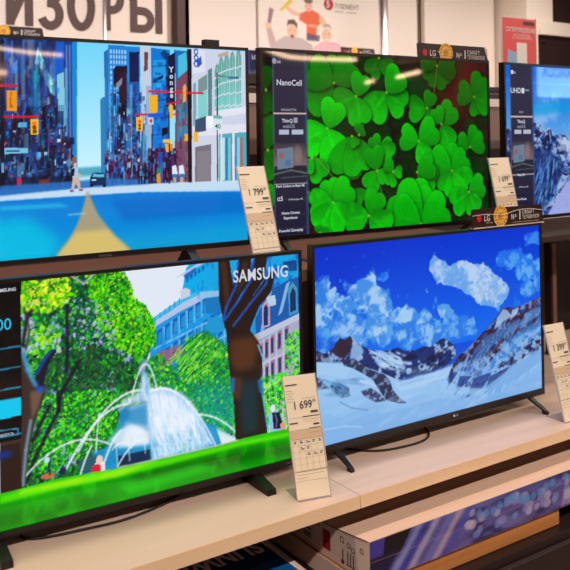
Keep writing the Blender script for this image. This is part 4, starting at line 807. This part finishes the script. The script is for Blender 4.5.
# ------------------------------------------------------------------ cartons
def pic_bokeh():
    p = Pic((84, 84, 160), (100, 84, 150), 1200, 200, 1600, 220); P = p.poly
    p.noise([(0, 0), (1600, 0), (1600, 220), (0, 220)], (120, 120, 190), p.fbm(14, 3, 3), .4, .7, .8); p.noise([(0, 0), (1600, 0), (1600, 220), (0, 220)], (40, 34, 90), p.fbm(20, 4, 9), .5, .7, .8)
    P([(0, 0), (60, 0), (56, 90), (0, 90)], (70, 60, 160)); P([(60, 0), (170, 0), (120, 110), (50, 120)], (20, 12, 26)); P([(0, 95), (120, 80), (60, 220), (0, 220)], (24, 18, 60), .9, 10)
    for x, c in ((150, (150, 160, 226)), (190, (60, 60, 170)), (225, (190, 180, 220)), (290, (120, 120, 210)), (330, (200, 176, 206)), (380, (80, 80, 190))): p.line([(x+60, -10), (x-70, 230)], 30, c, .8, 12)
    r = p.rng
    for k in range(44):
        x = 420+r.rand()*620; y = 30+r.rand()*150; c = ((120, 160, 226), (190, 176, 214), (150, 150, 220), (206, 196, 224))[k % 4]; p.ell(x, y, 14+r.rand()*8, 20+r.rand()*8, c, .7, 4, .1)
    for k in range(12): p.ell(470+k*34, 60+20*math.sin(k), 15, 24, (96, 150, 220), .8, 4)
    for k in range(14): x = 900+k*26+r.rand()*10; p.poly([(x, 120), (x+24, 110), (x+10, 210), (x-14, 215)], (206, 186, 214), .55, 8)
    for k in range(26): x = 1150+r.rand()*440; p.line([(x, -5), (x+40+r.rand()*20, 230)], 3+r.rand()*9, ((190, 170, 214), (90, 100, 200), (150, 150, 220))[k % 3], .7, 4)
    p.ell(1360, 50, 40, 46, (16, 14, 60), .9, 10); p.ell(1362, 46, 16, 22, (90, 150, 230), .95, 5); P([(1500, -10), (1610, -10), (1610, 80)], (50, 24, 60), .7, 10)
    p.line([(0, 108), (1600, 108)], 3, (190, 150, 150), .8, 1)
    return p
# television carton lying flat, crushed a little towards the back
bm = bmesh.new()
CX0, CX1, CY0, CY1, CZ0, CZ1 = 1.308, 2.62, 1.395, 1.93, .5, .6
prism(bm, [(CX0, CY0, CZ0), (CX0, CY0, CZ1), (CX0, CY0+.135, CZ1-.018), (CX0, CY1, CZ1-.02), (CX0, CY1, CZ0)], (0, 0, 0), (CX1-CX0, 0, 0))
bm.normal_update()
for f in bm.faces:
    if f.normal.x < -.9: f.material_index = 1
ct = link('television_carton', bm, [M['kraft'], M['cartonw']]); tag(ct, 'flat television carton with violet light bubble print on its front, lying on the brown carton', 'carton')
picture_mesh('printed_front', pic_bokeh(), attr_mat('carton_print', 0, .35), upright(CX0+.002, CY0-.0012, CZ1-.001), CX1-CX0-.004, CZ1-CZ0-.002, ct, 500, 50)
# marks on its white end: plane x = CX0, seen from -X: local x runs towards the viewer (-Y)
def endT(x, y, z): return Matrix(((0, 0, -1, x), (-1, 0, 0, y), (0, 1, 0, z), (0, 0, 0, 1)))
T = endT(CX0-.0008, 1.66, CZ0)
bm = bmesh.new(); rect(bm, .10, .018, .128, .066, T); link('red_label', bm, M['lgred'], ct)
bm = bmesh.new(); rect(bm, .02, .012, .06, .072, T); l = link('paper_label', bm, M['white'], ct)
bm = bmesh.new(); T2_ = endT(CX0-.0016, 1.66, CZ0)
for k in range(9): rect(bm, .024+k*.0034, .02, .0255+k*.0034, .034, T2_)
rect(bm, .024, .054, .038, .068, T2_); rect(bm, .026, .042, .054, .045, T2_); link('label_print', bm, M['black'], l)
bm = bmesh.new()
for k in range(7): rect(bm, -.06, .02+k*.007, .0, .022+k*.007, T)
for x, y, s in ((.165, .06, .012), (.19, .056, .01), (.205, .05, .01), (.235, .062, .01), (.075, .066, .01)):
    rect(bm, x, y, x+s, y+.002, T); rect(bm, x, y+s, x+s, y+s+.002, T); rect(bm, x, y, x+.002, y+s, T); rect(bm, x+s, y, x+s+.002, y+s, T)
for x in (.172, .19, .2, .21): rect(bm, x, .012, x+.0035, .045, T)
rect(bm, .186, .012, .216, .015, T); disc(bm, .1735, .014, .006, .006, T, n=12); link('printed_symbols', bm, M['letter'], ct)
bm = bmesh.new(); rect(bm, CX1-CX0, 0, 0, .0, T) if False else tube(bm, [(CX0-.001, CY0, CZ1+.0005), (CX0-.001, CY0+.135, CZ1-.0175), (CX0-.001, CY1, CZ1-.0195)], .0012, 6); link('crease', bm, M['letter'], ct)
# lower brown carton
c2 = empty('brown_carton', (1.3, 1.402, .452)); tag(c2, 'brown cardboard carton squeezed under the violet printed television carton', 'carton')
bm = bmesh.new(); box(bm, .002, .74, 0, .5, 0, .047, bev=.002); link('box_body', bm, M['kraft2'], c2)
bm = bmesh.new(); box(bm, -.002, .0015, .0, .5, 0, .047); link('white_end', bm, M['cartonw'], c2)
bm = bmesh.new(); rect(bm, .19, .006, .22, .04, endT(-.003, .25, 0)); link('red_label', bm, M['lgred'], c2)
bm = bmesh.new(); rect(bm, .01, .022, .735, .0232, upright(0, -.0008, 0)); link('tape_seam', bm, M['kraft2'], c2)
# blue carton at the left, its lettering upside down
BX1 = 1.226
bb = empty('blue_carton', (BX1, 1.5, .3335)); tag(bb, 'dark blue television carton below the left board, its pale lettering upside down', 'carton')
bm = bmesh.new(); box(bm, -1.25, 0, 0, .62, 0, .167, bev=.002); link('box_body', bm, M['cartonblue'], bb)
newbox('white_border', M['cartonw'], -.02, .0015, -.002, .62, .02, .1685, bb, .0005)
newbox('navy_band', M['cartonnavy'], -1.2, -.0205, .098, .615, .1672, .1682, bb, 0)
Tt = Matrix(((-1, 0, 0, 0), (0, -1, 0, 0), (0, 0, 1, .169), (0, 0, 0, 1)))
bm = bmesh.new(); text(bm, 'SUNWE', .034, -.205, .085, Tt, off=.003, spacing=1.05, xs=.8); link('lettering', bm, M['cartonw'], bb)
bm = bmesh.new(); tube(bm, spline([(-.002, .0, .17), (.004, .2, .172), (-.002, .4, .169), (.003, .6, .17)]), .004, 6); link('black_strap', bm, M['black'], bb)

# ------------------------------------------------------------------ televisions
SW = .941; SH = SW*9/16; PU = SW/1600
def tv(center, y, ztop, a, base, label, mt, pic, kind, top=.0085, side=.0085, bot=.014, legs=.4, depth=.018):
    """Screen plane at local y = 0, facing -Y. Local origin stands on the shelf under the screen's middle."""
    e = empty('television', (center[0], center[1], base), a); tag(e, label, 'television', 'televisions on display')
    zb = ztop-SH-base; w2 = SW/2
    bm = bmesh.new(); x0, x1, z0, z1 = -w2-side, w2+side, zb-bot, zb+SH+top
    for b in ((x0, -w2, z0, z1), (w2, x1, z0, z1), (-w2, w2, z0, zb), (-w2, w2, zb+SH, z1)):
        box(bm, b[0], b[1], -.004, depth, b[2], b[3])
    bmesh.ops.remove_doubles(bm, verts=bm.verts, dist=.00001)
    link('frame', bm, mt, e)
    bm = bmesh.new(); tube(bm, [(x0+.001, -.0045, z0+.001), (x1-.001, -.0045, z0+.001)], .0014, 6); link('chin_line', bm, M['edge'] if kind == 'bright' else M['bezel'], e)  # pale on the 'bright' set: a bezel highlight put in as colour
    picture_mesh('screen', pic, SCREEN, upright(-w2, 0, zb+SH), SW, SH, e, 480, 270)
    bm = bmesh.new(); box(bm, -w2+.002, w2-.002, .004, .02, zb+.001, zb+SH-.001); box(bm, -w2+.1, w2-.1, .02, .058, zb+.004, zb+SH*.62, bev=.008)
    link('rear_housing', bm, M['bezel'], e)
    for s in (-1, 1):
        bm = bmesh.new(); x = s*legs
        if kind == 'blade':                                       # flat blades reaching forward from under the chin
            prism(bm, [(x-.016, .09, 0), (x-.016, .075, .004), (x-.016, .012, z0+.012), (x-.016, .002, z0+.012), (x-.016, -.004, z0-.002), (x-.016, -.068, .014), (x-.016, -.072, 0)], (0, 0, 0), (.026, 0, 0))
        else:                                                     # tapered splayed prongs
            for q, yy in ((-1, -.062), (1, .085)):
                prism(bm, [(x-.009, .0, z0+.012), (x+.009, .0, z0+.012), (x+.009, .022, z0+.012), (x-.009, .022, z0+.012)] if q < 0 else [(x-.009, .004, z0+.01), (x+.009, .004, z0+.01), (x+.009, .026, z0+.01), (x-.009, .026, z0+.01)], (0, 0, -.004), (0, 0, .004))
                va = [bm.verts.new(c) for c in ((x-.010, .002, z0+.006), (x+.010, .002, z0+.006), (x+.010, .022, z0+.006), (x-.010, .022, z0+.006))]
                vb = [bm.verts.new(c) for c in ((x-.006, yy-.004, 0), (x+.006, yy-.004, 0), (x+.007, yy+.012, 0), (x-.007, yy+.012, 0))]
                vc = [bm.verts.new(c) for c in ((x-.006, yy-.003, .009), (x+.006, yy-.003, .009), (x+.007, yy+.012, .011), (x-.007, yy+.012, .011))]
                if q > 0: pass
                for A_, B_ in ((va, vc), (vc, vb)):
                    for i in range(4): bm.faces.new((A_[i], A_[(i+1) % 4], B_[(i+1) % 4], B_[i]))
                bm.faces.new(va); bm.faces.new(vb[::-1])
            bmesh.ops.recalc_face_normals(bm, faces=bm.faces)
        link('leg', bm, M['legm'], e)
    T = upright(-w2, -.0012, zb+SH) @ Matrix.Scale(PU, 4)          # lettering: units of the picture, y up from the top edge
    return e, T, zb
SCREEN = attr_mat('lit_screen', 1.0, .03)
def tvpos(xr, y, a): return (xr-math.cos(a)*SW/2, y-math.sin(a)*SW/2)
TVS = [(1.2645, 1.8126, 1.8053, -0.0270), (2.2560, 1.7930, 1.8077, -0.0120), (1.3030, 1.6378, 1.2537, -0.0290), (2.2912, 1.6281, 1.2653, -0.0030), (3.2608, 1.7894, 1.8034, 0.0205)]
def make(i, base, label, mt, pic, kind, **k):
    xr, y, z, a = TVS[i]; return tv(tvpos(xr, y, a), y, z, a, base, label, mt, pic, kind, **k)
t1, T1, z1 = make(0, ZU, 'television on the upper shelf showing a blue city street with a yellow road line', M['bezel'], pic_street(), 'blade', legs=.29)
t2, T2, z2 = make(1, ZU, 'television on the upper shelf showing green clover leaves', M['bezel2'], pic_clover(), 'prong', legs=.40)
t3, T3, z3 = make(2, ZS, 'television on the lower shelf showing a park fountain and a bronze hand', M['bezel'], pic_park(), 'blade', legs=.33)
t4, T4, z4 = make(3, ZS, 'television on the lower shelf showing a snowy mountain valley under clouds', M['bezel'], pic_alps(), 'prong', legs=.405, bot=.019)
t5, T5, z5 = make(4, ZU, 'television at the right edge showing an icy mountain range with a dark menu column', M['bezel2'], pic_range(), 'bright', legs=.42)

def words(e, T, name, m, items):
    bm = bmesh.new()
    for s, (x, y), size, al in items:
        text(bm, s, x, -y, size*.78, T, al, off=.3 if size > 20 else 0)
    return link(name, bm, m, e)
words(t2, T2, 'menu_text', M['glowtext'], [('NanoCell', [(163,164)][0], 52, 'CENTER'), ('ThinQ', [(147,346)][0], 32, 'CENTER'), ('LG', [(91,56)][0], 22, 'LEFT'),
    ('Pure Colors in Real 4K', [(162,663)][0], 24, 'CENTER'), ('AI Processor 4K', [(192,728)][0], 17, 'CENTER'), ('Home Cinema', [(160,795)][0], 24, 'CENTER'), ('Experience', [(159,819)][0], 24, 'CENTER'), ('Powerful Gameplay', [(161,881)][0], 24, 'CENTER'), ('α5', [(97,728)][0], 40, 'CENTER')])
words(t2, T2, 'menu_small_text', M['dimtext'], [('webOS', [(156,373)][0], 32, 'CENTER'), ('43NANO776', [(157,290)][0], 22, 'CENTER')])
bm = bmesh.new(); q = [(74,47)][0]; disc(bm, q[0], -q[1], 13, 14, T2, n=16); q = [(198,336)][0]; rect(bm, q[0]-12, -q[1]-12, q[0]+12, -q[1]+14, T2); link('menu_symbols', bm, M['dimtext'], t2)
words(t5, T5, 'menu_text', M['glowtext'], [('UHD', [(97,164)][0], 58, 'CENTER'), ('LG', [(77,49)][0], 22, 'LEFT'), ('ThinQ', [(144,342)][0], 36, 'CENTER'), ('Real 4K', [(135,656)][0], 26, 'CENTER'), ('ThinQ', [(204,150)][0], 20, 'CENTER'), ('AI Processor 4K', [(157,725)][0], 17, 'CENTER'), ('Home Cinema', [(131,798)][0], 22, 'CENTER')])
words(t5, T5, 'menu_small_text', M['dimtext'], [('webOS', [(143,371)][0], 34, 'CENTER'), ('43UN', [(146,282)][0], 22, 'CENTER')])
bm = bmesh.new(); q = [(165,151)][0]; rect(bm, q[0]-13, -q[1]-13, q[0]+13, -q[1]+18, T5); q = [(66,41)][0]; disc(bm, q[0], -q[1], 11, 13, T5, n=16); link('menu_symbols', bm, M['glowtext'], t5)
bm = bmesh.new(); q = [(1254,93)][0]; text(bm, 'SAMSUNG', q[0], -q[1]-2, 72, T3, off=1.1, xs=.84, spacing=1.06); link('brand_text', bm, M['glowtext'], t3)
words(t3, T3, 'menu_brand_text', M['glowtext'], [('SAMSUNG', [(311,32)][0], 22, 'RIGHT')])
words(t3, T3, 'menu_price_text', M['cyantext'], [('00', [(293,171)][0], 76, 'RIGHT')])
words(t3, T3, 'menu_small_text', M['glowtext'], [('ВЫБРАТЬ', [(296,556)][0], 15, 'RIGHT')])
bm = bmesh.new()
for k, ch in enumerate('Yonge'):
    q = [(1199,114)][0]; text(bm, ch, q[0], -q[1]-k*29, 34, T1, 'CENTER', off=1)
link('street_sign_text', bm, M['glowtext'], t1)
words(t1, T1, 'speed_sign_text', M['black'], [('40', [(1441,370)][0], 40, 'CENTER')])
# maker's marks on the chins
bm = bmesh.new(); T = upright(.05, -.0055, z4-.0135); text(bm, 'LG', .006, 0, .009, T); disc(bm, 0, .003, .0035, .0035, T, n=12); link('maker_mark', bm, M['white'], t4)
bm = bmesh.new(); T = upright(SW/2-.052, -.0055, z3-.0115); text(bm, 'SAMSUNG', 0, 0, .0075, T); link('maker_mark', bm, M['greypanel'], t3)
bm = bmesh.new(); T = upright(.02, -.0055, z1-.0105); text(bm, 'SAMSUNG', 0, 0, .0075, T); link('maker_mark', bm, M['greypanel'], t1)

# small black sensor box on top of the street television
q = TVS[0]; bx = newbox('black_adapter', M['black'], 1.133-.0, 1.179, q[1]+.0, q[1]+.02, q[2]+.0087, q[2]+.0087+.017, bev=.001); tag(bx, 'small black adapter box standing on the top edge of the city street television', 'adapter')

# a further television far behind, seen in the gap between the upper ones
def far_tv():
    y = 4.05; x0 = 2.839; zt = 2.118; e = empty('far_television', (x0+SW/2, y, zt-SH-.03)); tag(e, 'distant television between the city street and clover televisions, only its menu corner in view', 'television', 'distant televisions')
    p = Pic((20, 60, 190), (60, 120, 210), 320, 180); menu(p, 30, 330, -5, 905)
    picture_mesh('screen', p, SCREEN, upright(-SW/2, 0, SH+.03), SW, SH, e, 160, 90)
    bm = bmesh.new()
    for b in ((-SW/2-.01, -SW/2, .015, SH+.04), (SW/2, SW/2+.01, .015, SH+.04), (-SW/2, SW/2, .015, .03), (-SW/2, SW/2, SH+.03, SH+.04)): box(bm, b[0], b[1], -.004, .03, b[2], b[3])
    link('frame', bm, M['bezel'], e)
    T = upright(-SW/2, -.002, SH+.03) @ Matrix.Scale(PU, 4)
    bm = bmesh.new(); text(bm, 'LG', 60, -78, 60, T, off=1); text(bm, 'UHD', 110, -240, 70, T, off=2); link('menu_text', bm, M['glowtext'], e)
    for s in (-.35, .35): newbox('leg', M['legm'], s-.01, s+.01, -.1, .1, 0, .02, e)
    b = newbox('far_display_table', M['greypanel'], x0-.4, x0+1.3, 3.75, 4.22, zt-SH-.09, zt-SH-.032); tag(b, 'taupe table top far behind that carries the distant television', 'table')
    for sx in (x0-.35, x0+1.25): newbox('table_leg', M['metal'], sx-.02, sx+.02, 3.8, 4.18, 0, zt-SH-.09, b)
    return x0, y, zt
fx0, fy, fz = far_tv()
src = [o for o in bpy.data.objects if o.name == 'far_television'][0]
o = copy_tree(src); o.location = (1.15, 3.805, 2.083-.0018-SH-.04); o['label'] = 'distant television wholly behind the city street television, under the far award banner'
b = newbox('far_display_table', M['greypanel'], .4, 1.75, 3.5, 4.1, o.location.z-.06, o.location.z-.001); tag(b, 'taupe table top behind the city street television', 'table')
for sx in (.45, 1.7): newbox('table_leg', M['metal'], sx-.02, sx+.02, 3.55, 4.05, 0, o.location.z-.06, b)
# carton and dark bar on the gondola rail, in the same gap
a = newbox('taupe_stock_box', M['greypanel'], 1.652-.15, 1.724+.1, 2.288, 2.46, 1.7756, 1.784, bev=.002); tag(a, 'taupe box on the rail, in the gap between the city street and clover televisions', 'box')
newbox('lid_band', M['metal'], 1.652-.151, 1.724+.101, 2.287, 2.461, 1.784-.0005, 1.793, a)
newbox('base_band', M['metal'], 1.652-.151, 1.724+.101, 2.286, 2.461, 1.7757, 1.787, a)
newbox('support_rib', M['metal'], 1.652-.1, 1.724+.05, 2.3, 2.45, 1.775, 1.776, a)

# ------------------------------------------------------------------ award banners
def banner(x, y, zb, w_, h, label, a=0, tilt=.0, acr='wave'):
    e = empty('promotional_banner', (x, y, zb), a); e.rotation_euler.x = tilt; tag(e, label, 'banner', 'award banners on televisions')
    s = w_/.34; T = upright(-w_/2, -.0022, 0); U = upright(-w_/2, -.0034, 0)
    bm = bmesh.new(); pts = [(-w_/2+.004, 0, 0), (w_/2-.001, 0, 0), (w_/2, 0, h*.25), (w_/2-.006*s, 0, h*.86), (w_/2-.014*s, 0, h), (-w_/2+.004, 0, h), (-w_/2, 0, h*.94)]
    prism(bm, pts, (0, -.0015, 0), (0, .0015, 0)); link('plate', bm, M['bannerm'], e)
    mx, my, mr = .385*w_, h*.54, .0325*s
    bm = bmesh.new(); disc(bm, mx, my, mr, mr, U, n=40); md = link('medal', bm, M['gold'], e)
    bm = bmesh.new(); V = upright(-w_/2, -.0042, 0)
    for k in range(14):
        t = 2*math.pi*k/14; disc(bm, mx+mr*.78*math.cos(t), my+mr*.78*math.sin(t), mr*.1, mr*.1, V, n=6)
    for k in range(7): rect(bm, mx-mr*.45+mr*.12*(k % 2), my-mr*.34+k*mr*.1, mx+mr*.45-mr*.15*(k % 3), my-mr*.3+k*mr*.1, V)
    link('medal_print', bm, M['goldd'], md)
    bm = bmesh.new(); disc(bm, .095*w_, h*.5, h*.19, h*.19, U, n=24); link('logo_disc', bm, M['lgred'], e)
    bm = bmesh.new(); text(bm, 'LG', .16*w_, h*.34, h*.44, U, off=.0002, xs=.9); text(bm, 'N', .53*w_, h*.3, h*.42, U, off=.0003, xs=.8); text(bm, 'o', .585*w_, h*.42, h*.3, U, off=.0002, xs=.8); text(bm, '1', .625*w_, h*.27, h*.68, U, off=.0006)
    text(bm, 'СМАРТ', .685*w_, h*.54, h*.3, U); text(bm, 'ТЕЛЕВИЗОР', .685*w_, h*.27, h*.29, U, xs=.86); text(bm, 'Life’s Good', .19*w_, h*.2, h*.11, U)
    link('lettering', bm, M['white'], e)
    bm = bmesh.new(); rect(bm, .55*w_, h*.12, .93*w_, h*.14, U); link('fine_print', bm, M['cardtan'], e)
    bm = bmesh.new()
    if acr == 'wave': q = [(-w_/2, -.005, h*.66), (-w_*.3, -.006, h*.7), (-w_*.1, -.006, h*.6), (w_*.1, -.006, h*.78), (w_*.3, -.006, h*.8), (w_/2-.002, -.005, h*.66)]; tube(bm, spline(q), .0008*s, 5)
    if acr == 'ends': tube(bm, spline([(-w_*.24, -.006, h*.62), (-w_*.2, -.006, h*.4), (-w_*.19, -.006, 0)]), .0011*s, 5); tube(bm, [(w_*.44, -.006, h*.96), (w_*.49, -.006, h*.1)], .0013*s, 5)
    if acr: link('acrylic_glint', bm, M['white'], e)
    newbox('clip_rail', M['edge'], -w_/2+.006, w_/2-.004, -.008, .008, -.0018, .0015, e, .0004)
    return e
banner(2.107, 1.806, 1.793+.0087+.0018, .338, .060, 'dark award banner with gold medal standing on top of the clover television', TVS[1][3], acr='ends')
banner(2.138, 1.628, 1.265+.0087+.0018, .345, .058, 'dark award banner with gold medal on top of the snowy mountain television', TVS[3][3], acr='wave')
banner(1.24, 3.8, 2.083, .338, .058, 'distant award banner with gold medal over the city street television, cut by the left edge', 0, acr=None)
banner((3.620+3.932)/2, fy+.005, fz+.0125, 3.932-3.620, .055, 'small distant award banner seen over the top edge of the clover television', 0, acr=None)

# ------------------------------------------------------------------ price tags in acrylic holders
def price_tag(x, y, z, a, tilt, w_, h, price, label):
    e = empty('price_tag_holder', (x, y, z), a); tag(e, label, 'price tag', 'price tags in acrylic holders')
    R_ = Matrix.Rotation(-tilt, 4, 'X') @ Matrix.Translation((0, 0, .002))
    def lay(d): return R_ @ upright(-w_/2, -d, 0)
    bm = bmesh.new(); box(bm, -w_/2-.001, w_/2+.001, .0008, .0026, 0, h, T=R_); link('backing_sheet', bm, M['clear'], e)
    bm = bmesh.new()
    for s in (-1, 1): box(bm, s*(w_/2+.0012)-.0006, s*(w_/2+.0012)+.0006, -.002, .003, 0, h, T=R_)
    box(bm, -w_/2-.0012, w_/2+.0012, -.002, .003, -.0012, .0004, T=R_); link('holder_rim', bm, M['edge'], e)
    yb = .07+math.sin(tilt)*0; bm = bmesh.new(); box(bm, -w_/2, w_/2, -.006, yb, 0, .0015); link('foot_sheet', bm, M['clear'], e)
    bm = bmesh.new(); box(bm, -w_/2, w_/2, -.0006, .0006, .001, h-.001, T=R_); c = link('card', bm, M['card'], e)
    bm = bmesh.new(); rect(bm, .001, h*.475, w_-.001, h*.545, lay(.0012)); link('tan_band', bm, M['cardtan'], c)
    L = lay(.0014); bm = bmesh.new()
    rect(bm, w_*.03, h*.915, w_*.4, h*.926, L)
    text(bm, price, w_*.80, h*.718, h*.092, L, 'RIGHT', off=.0005, xs=.9); text(bm, '00', w_*.81, h*.76, h*.04, L, xs=.9)
    rect(bm, .0, h*.647, w_, h*.6485, L); rect(bm, w_*.45, h*.648, w_*.97, h*.655, L); rect(bm, .0, h*.548, w_, h*.5495, L); rect(bm, w_*.6, h*.5495, w_*.97, h*.556, L)
    rect(bm, w_*.72, h*.675, w_*.95, h*.695, L); rect(bm, w_*.76, h*.575, w_*.94, h*.59, L); rect(bm, w_*.03, h*.6, w_*.28, h*.612, L)
    rect(bm, w_*.0, h*.215, w_, h*.2185, L)
    for (c_, r_) in ((0, 0), (1, 0), (2, 0), (3, 0), (4, 0), (1, 1), (2, 1), (2, 2), (3, 2), (4, 2)):
        X, Y = w_*(.06+c_*.192), h*(.435-r_*.05); k = (c_+r_) % 3
        rect(bm, X+w_*.02, Y+h*.006, X+w_*(.09+.02*k), Y+h*.014, L); rect(bm, X+w_*.02, Y+h*.02, X+w_*(.11-.02*k), Y+h*.026, L)
    link('printed_price', bm, M['ink'], c)
    L = lay(.0013); bm = bmesh.new()
    for k in range(5): rect(bm, w_*.03, h*(.87-.022*k), w_*(.22+.06*(k % 2)), h*(.8735-.022*k), L)
    rect(bm, w_*.5, h*.8, w_*.93, h*.803, L); rect(bm, w_*.45, h*.625, w_*.95, h*.628, L); rect(bm, w_*.5, h*.607, w_*.95, h*.609, L); rect(bm, w_*.6, h*.515, w_*.9, h*.519, L)
    for k in range(6): rect(bm, w_*.03, h*(.472-.05*k), w_*.99, h*(.4735-.05*k), L)
    for k in range(6): rect(bm, w_*(.03+.19*k), h*.222, w_*(.037+.19*k), h*.4735, L)
    rect(bm, w_*.05, h*.19, w_*.9, h*.193, L); rect(bm, w_*.05, h*.165, w_*.4, h*.168, L); rect(bm, w_*.03, h*.14, w_*.97, h*.1425, L); link('fine_print', bm, M['ink2'], c)
    bm = bmesh.new(); rect(bm, .001, h*.012, w_-.001, h*.135, lay(.0016)); link('front_lip', bm, M['clear'], e)
    return e
price_tag(1.234, 1.502, ZS, -.198, .262, .089, .288, '1 699', 'cream price tag 1 699 between the fountain and snowy mountain televisions')
price_tag(2.248, 1.487, ZS, -.035, .239, .089, .290, '1 399', 'leaning cream price tag on the lower board, right of the snowy mountain television')
price_tag(1.264, 1.706, ZU, .063, .28, .094, .294, '1 799', 'cream price tag 1 799 between the city street and clover televisions')
price_tag(2.258, 1.695, ZU, .03, .20, .104, .291, '1 699', 'cream price tag on the upper shelf, right of the clover television')

# red poster in a clear stand, on the gondola rail
py = 2.30; x0, x1 = 2.998, 3.238; zt = 2.099; zb = 1.7766
e = empty('red_poster_stand', ((x0+x1)/2, py, zb)); tag(e, 'red sale poster in a clear acrylic stand behind the right hand television', 'poster'); pw = (x1-x0)/2; ph = zt-zb
newbox('acrylic_sheet', M['clear'], -pw, pw, .002, .005, .003, ph, e, 0); newbox('foot', M['clear'], -pw, pw, -.0, .09, 0, .003, e, 0)
bm = bmesh.new()
for s in (-1, 1): box(bm, s*pw-.002, s*pw+.002, -.003, .006, .003, ph)
link('stand_edge', bm, M['edge'], e)
newbox('red_sheet', M['red'], -pw+.006, pw-.003, -.001, .001, .01, ph-.006, e, 0)
T = upright(-pw, -.002, 0); W2 = 2*pw; bm = bmesh.new(); rect(bm, W2*.62, ph*.895, W2*.95, ph*.945, T); link('dark_tab', bm, M['post'], e)
bm = bmesh.new(); text(bm, 'СУПЕРПРЕДЛОЖЕНИЕ', W2*.12, ph*.79, .026, T, off=.0004, xs=.86); text(bm, 'НА ТЕЛЕВИЗОРЫ', W2*.32, ph*.73, .014, T); text(bm, 'И ХОЛОДИЛЬНИКИ', W2*.3, ph*.69, .014, T)
rect(bm, W2*.42, ph*.28, W2*.72, ph*.64, upright(-pw, -.0018, 0)); rect(bm, W2*.14, ph*.26, W2*.42, ph*.31, T); link('white_print', bm, M['white'], e)
bm = bmesh.new(); T_ = upright(-pw, -.0024, 0); plate(bm, [(W2*.13, ph*.34), (W2*.42, ph*.34), (W2*.42, ph*.49), (W2*.16, ph*.54)], T_); rect(bm, W2*.43, ph*.29, W2*.7, ph*.295, T_); link('appliance_picture', bm, mat('pale_blue_print', (150, 180, 214), .5, bump=(60, .02)), e)

# ------------------------------------------------------------------ cables behind and below the televisions
def cable(pts, r, label):
    bm = bmesh.new(); tube(bm, spline(pts, 6), r, 8); o = link('power_cable', bm, M['cable']); tag(o, label, 'cable')
cable([(1.06, 1.85, ZS+.003), (.98, 1.70, ZS+.005), (.82, 1.648, ZS+.004), (.68, 1.655, ZS+.004), (.60, 1.668, ZS+.004), (.565, 1.69, ZS+.004), (.57, 1.72, ZS+.003), (.60, 1.9, ZS+.003)], .0028, 'thin black cable looping under the park fountain television')
cable([(1.46, 1.75, ZS+.003), (1.55, 1.64, ZS+.004), (1.66, 1.612, ZS+.004), (1.76, 1.625, ZS+.004), (1.82, 1.70, ZS+.004), (1.9, 1.9, ZS+.003)], .0028, 'thin black cable looping under the snowy mountain television')
cable([(1.34, 1.84, ZU+.003), (1.36, 1.78, ZU+.018), (1.42, 1.765, ZU+.012), (1.47, 1.79, ZU+.003), (1.46, 1.95, ZU+.003)], .003, 'black cable curling on the upper shelf under the left end of the clover television')

# ------------------------------------------------------------------ store fittings behind the viewer that the glossy screens mirror
def light_tube(pts, label, r=.03):
    bm = bmesh.new(); tube(bm, spline(pts, 8), r, 10); o = link('ceiling_light_tube', bm, M['glow']); tag(o, label, 'ceiling light', 'hanging light tubes')
    bm = bmesh.new(); q = spline(pts, 2); tube(bm, [q[0], q[0]+Vector((0, 0, 3.3-q[0].z))], .004, 6); tube(bm, [q[-1], q[-1]+Vector((0, 0, 3.3-q[-1].z))], .004, 6); link('hanger', bm, M['metal'], o)
light_tube([(2.2, -7.5, 3), (3.05, -8.0, 3), (3.57, -8.36, 3), (4.2, -8.55, 3)], 'curved lit tube hanging behind the viewer, left one', .028)
light_tube([(6.9, -6.2, 3), (7.41, -6.69, 3), (8.26, -7.29, 3), (9.08, -7.3, 3), (9.6, -7.19, 3)], 'curved lit tube hanging behind the viewer, middle one', .038)
light_tube([(13.2, -9.85, 3), (12.6, -8.6, 3)], 'straight lit tube hanging behind the viewer, far right one', .045)
light_tube([(13.65, -11.4, 3), (13.4, -10.9, 3)], 'short lit tube hanging behind the viewer, furthest one', .05)
light_tube([(3.2, -11.7, 3), (4.15, -11.9, 3)], 'straight lit tube hanging close to the far wall', .05)
k0 = 9.97; e = empty('cash_desk_sign', (k0, -3.0, 2.12)); e.rotation_euler.z = math.pi; tag(e, 'pale blue lit sign for the cash desk behind the viewer', 'sign')
newbox('light_box', M['klight'], -1.6, 0, 0, .08, 0, .44, e)
bm = bmesh.new(); text(bm, 'КАССА', -.0, .275, .2, upright(0, -.003, 0), 'RIGHT', off=.003); link('lettering', bm, M['kblue'], e)
for s in (-1.5, -.1): newbox('hanger', M['metal'], s-.01, s+.01, .03, .05, .44, 1.18, e)
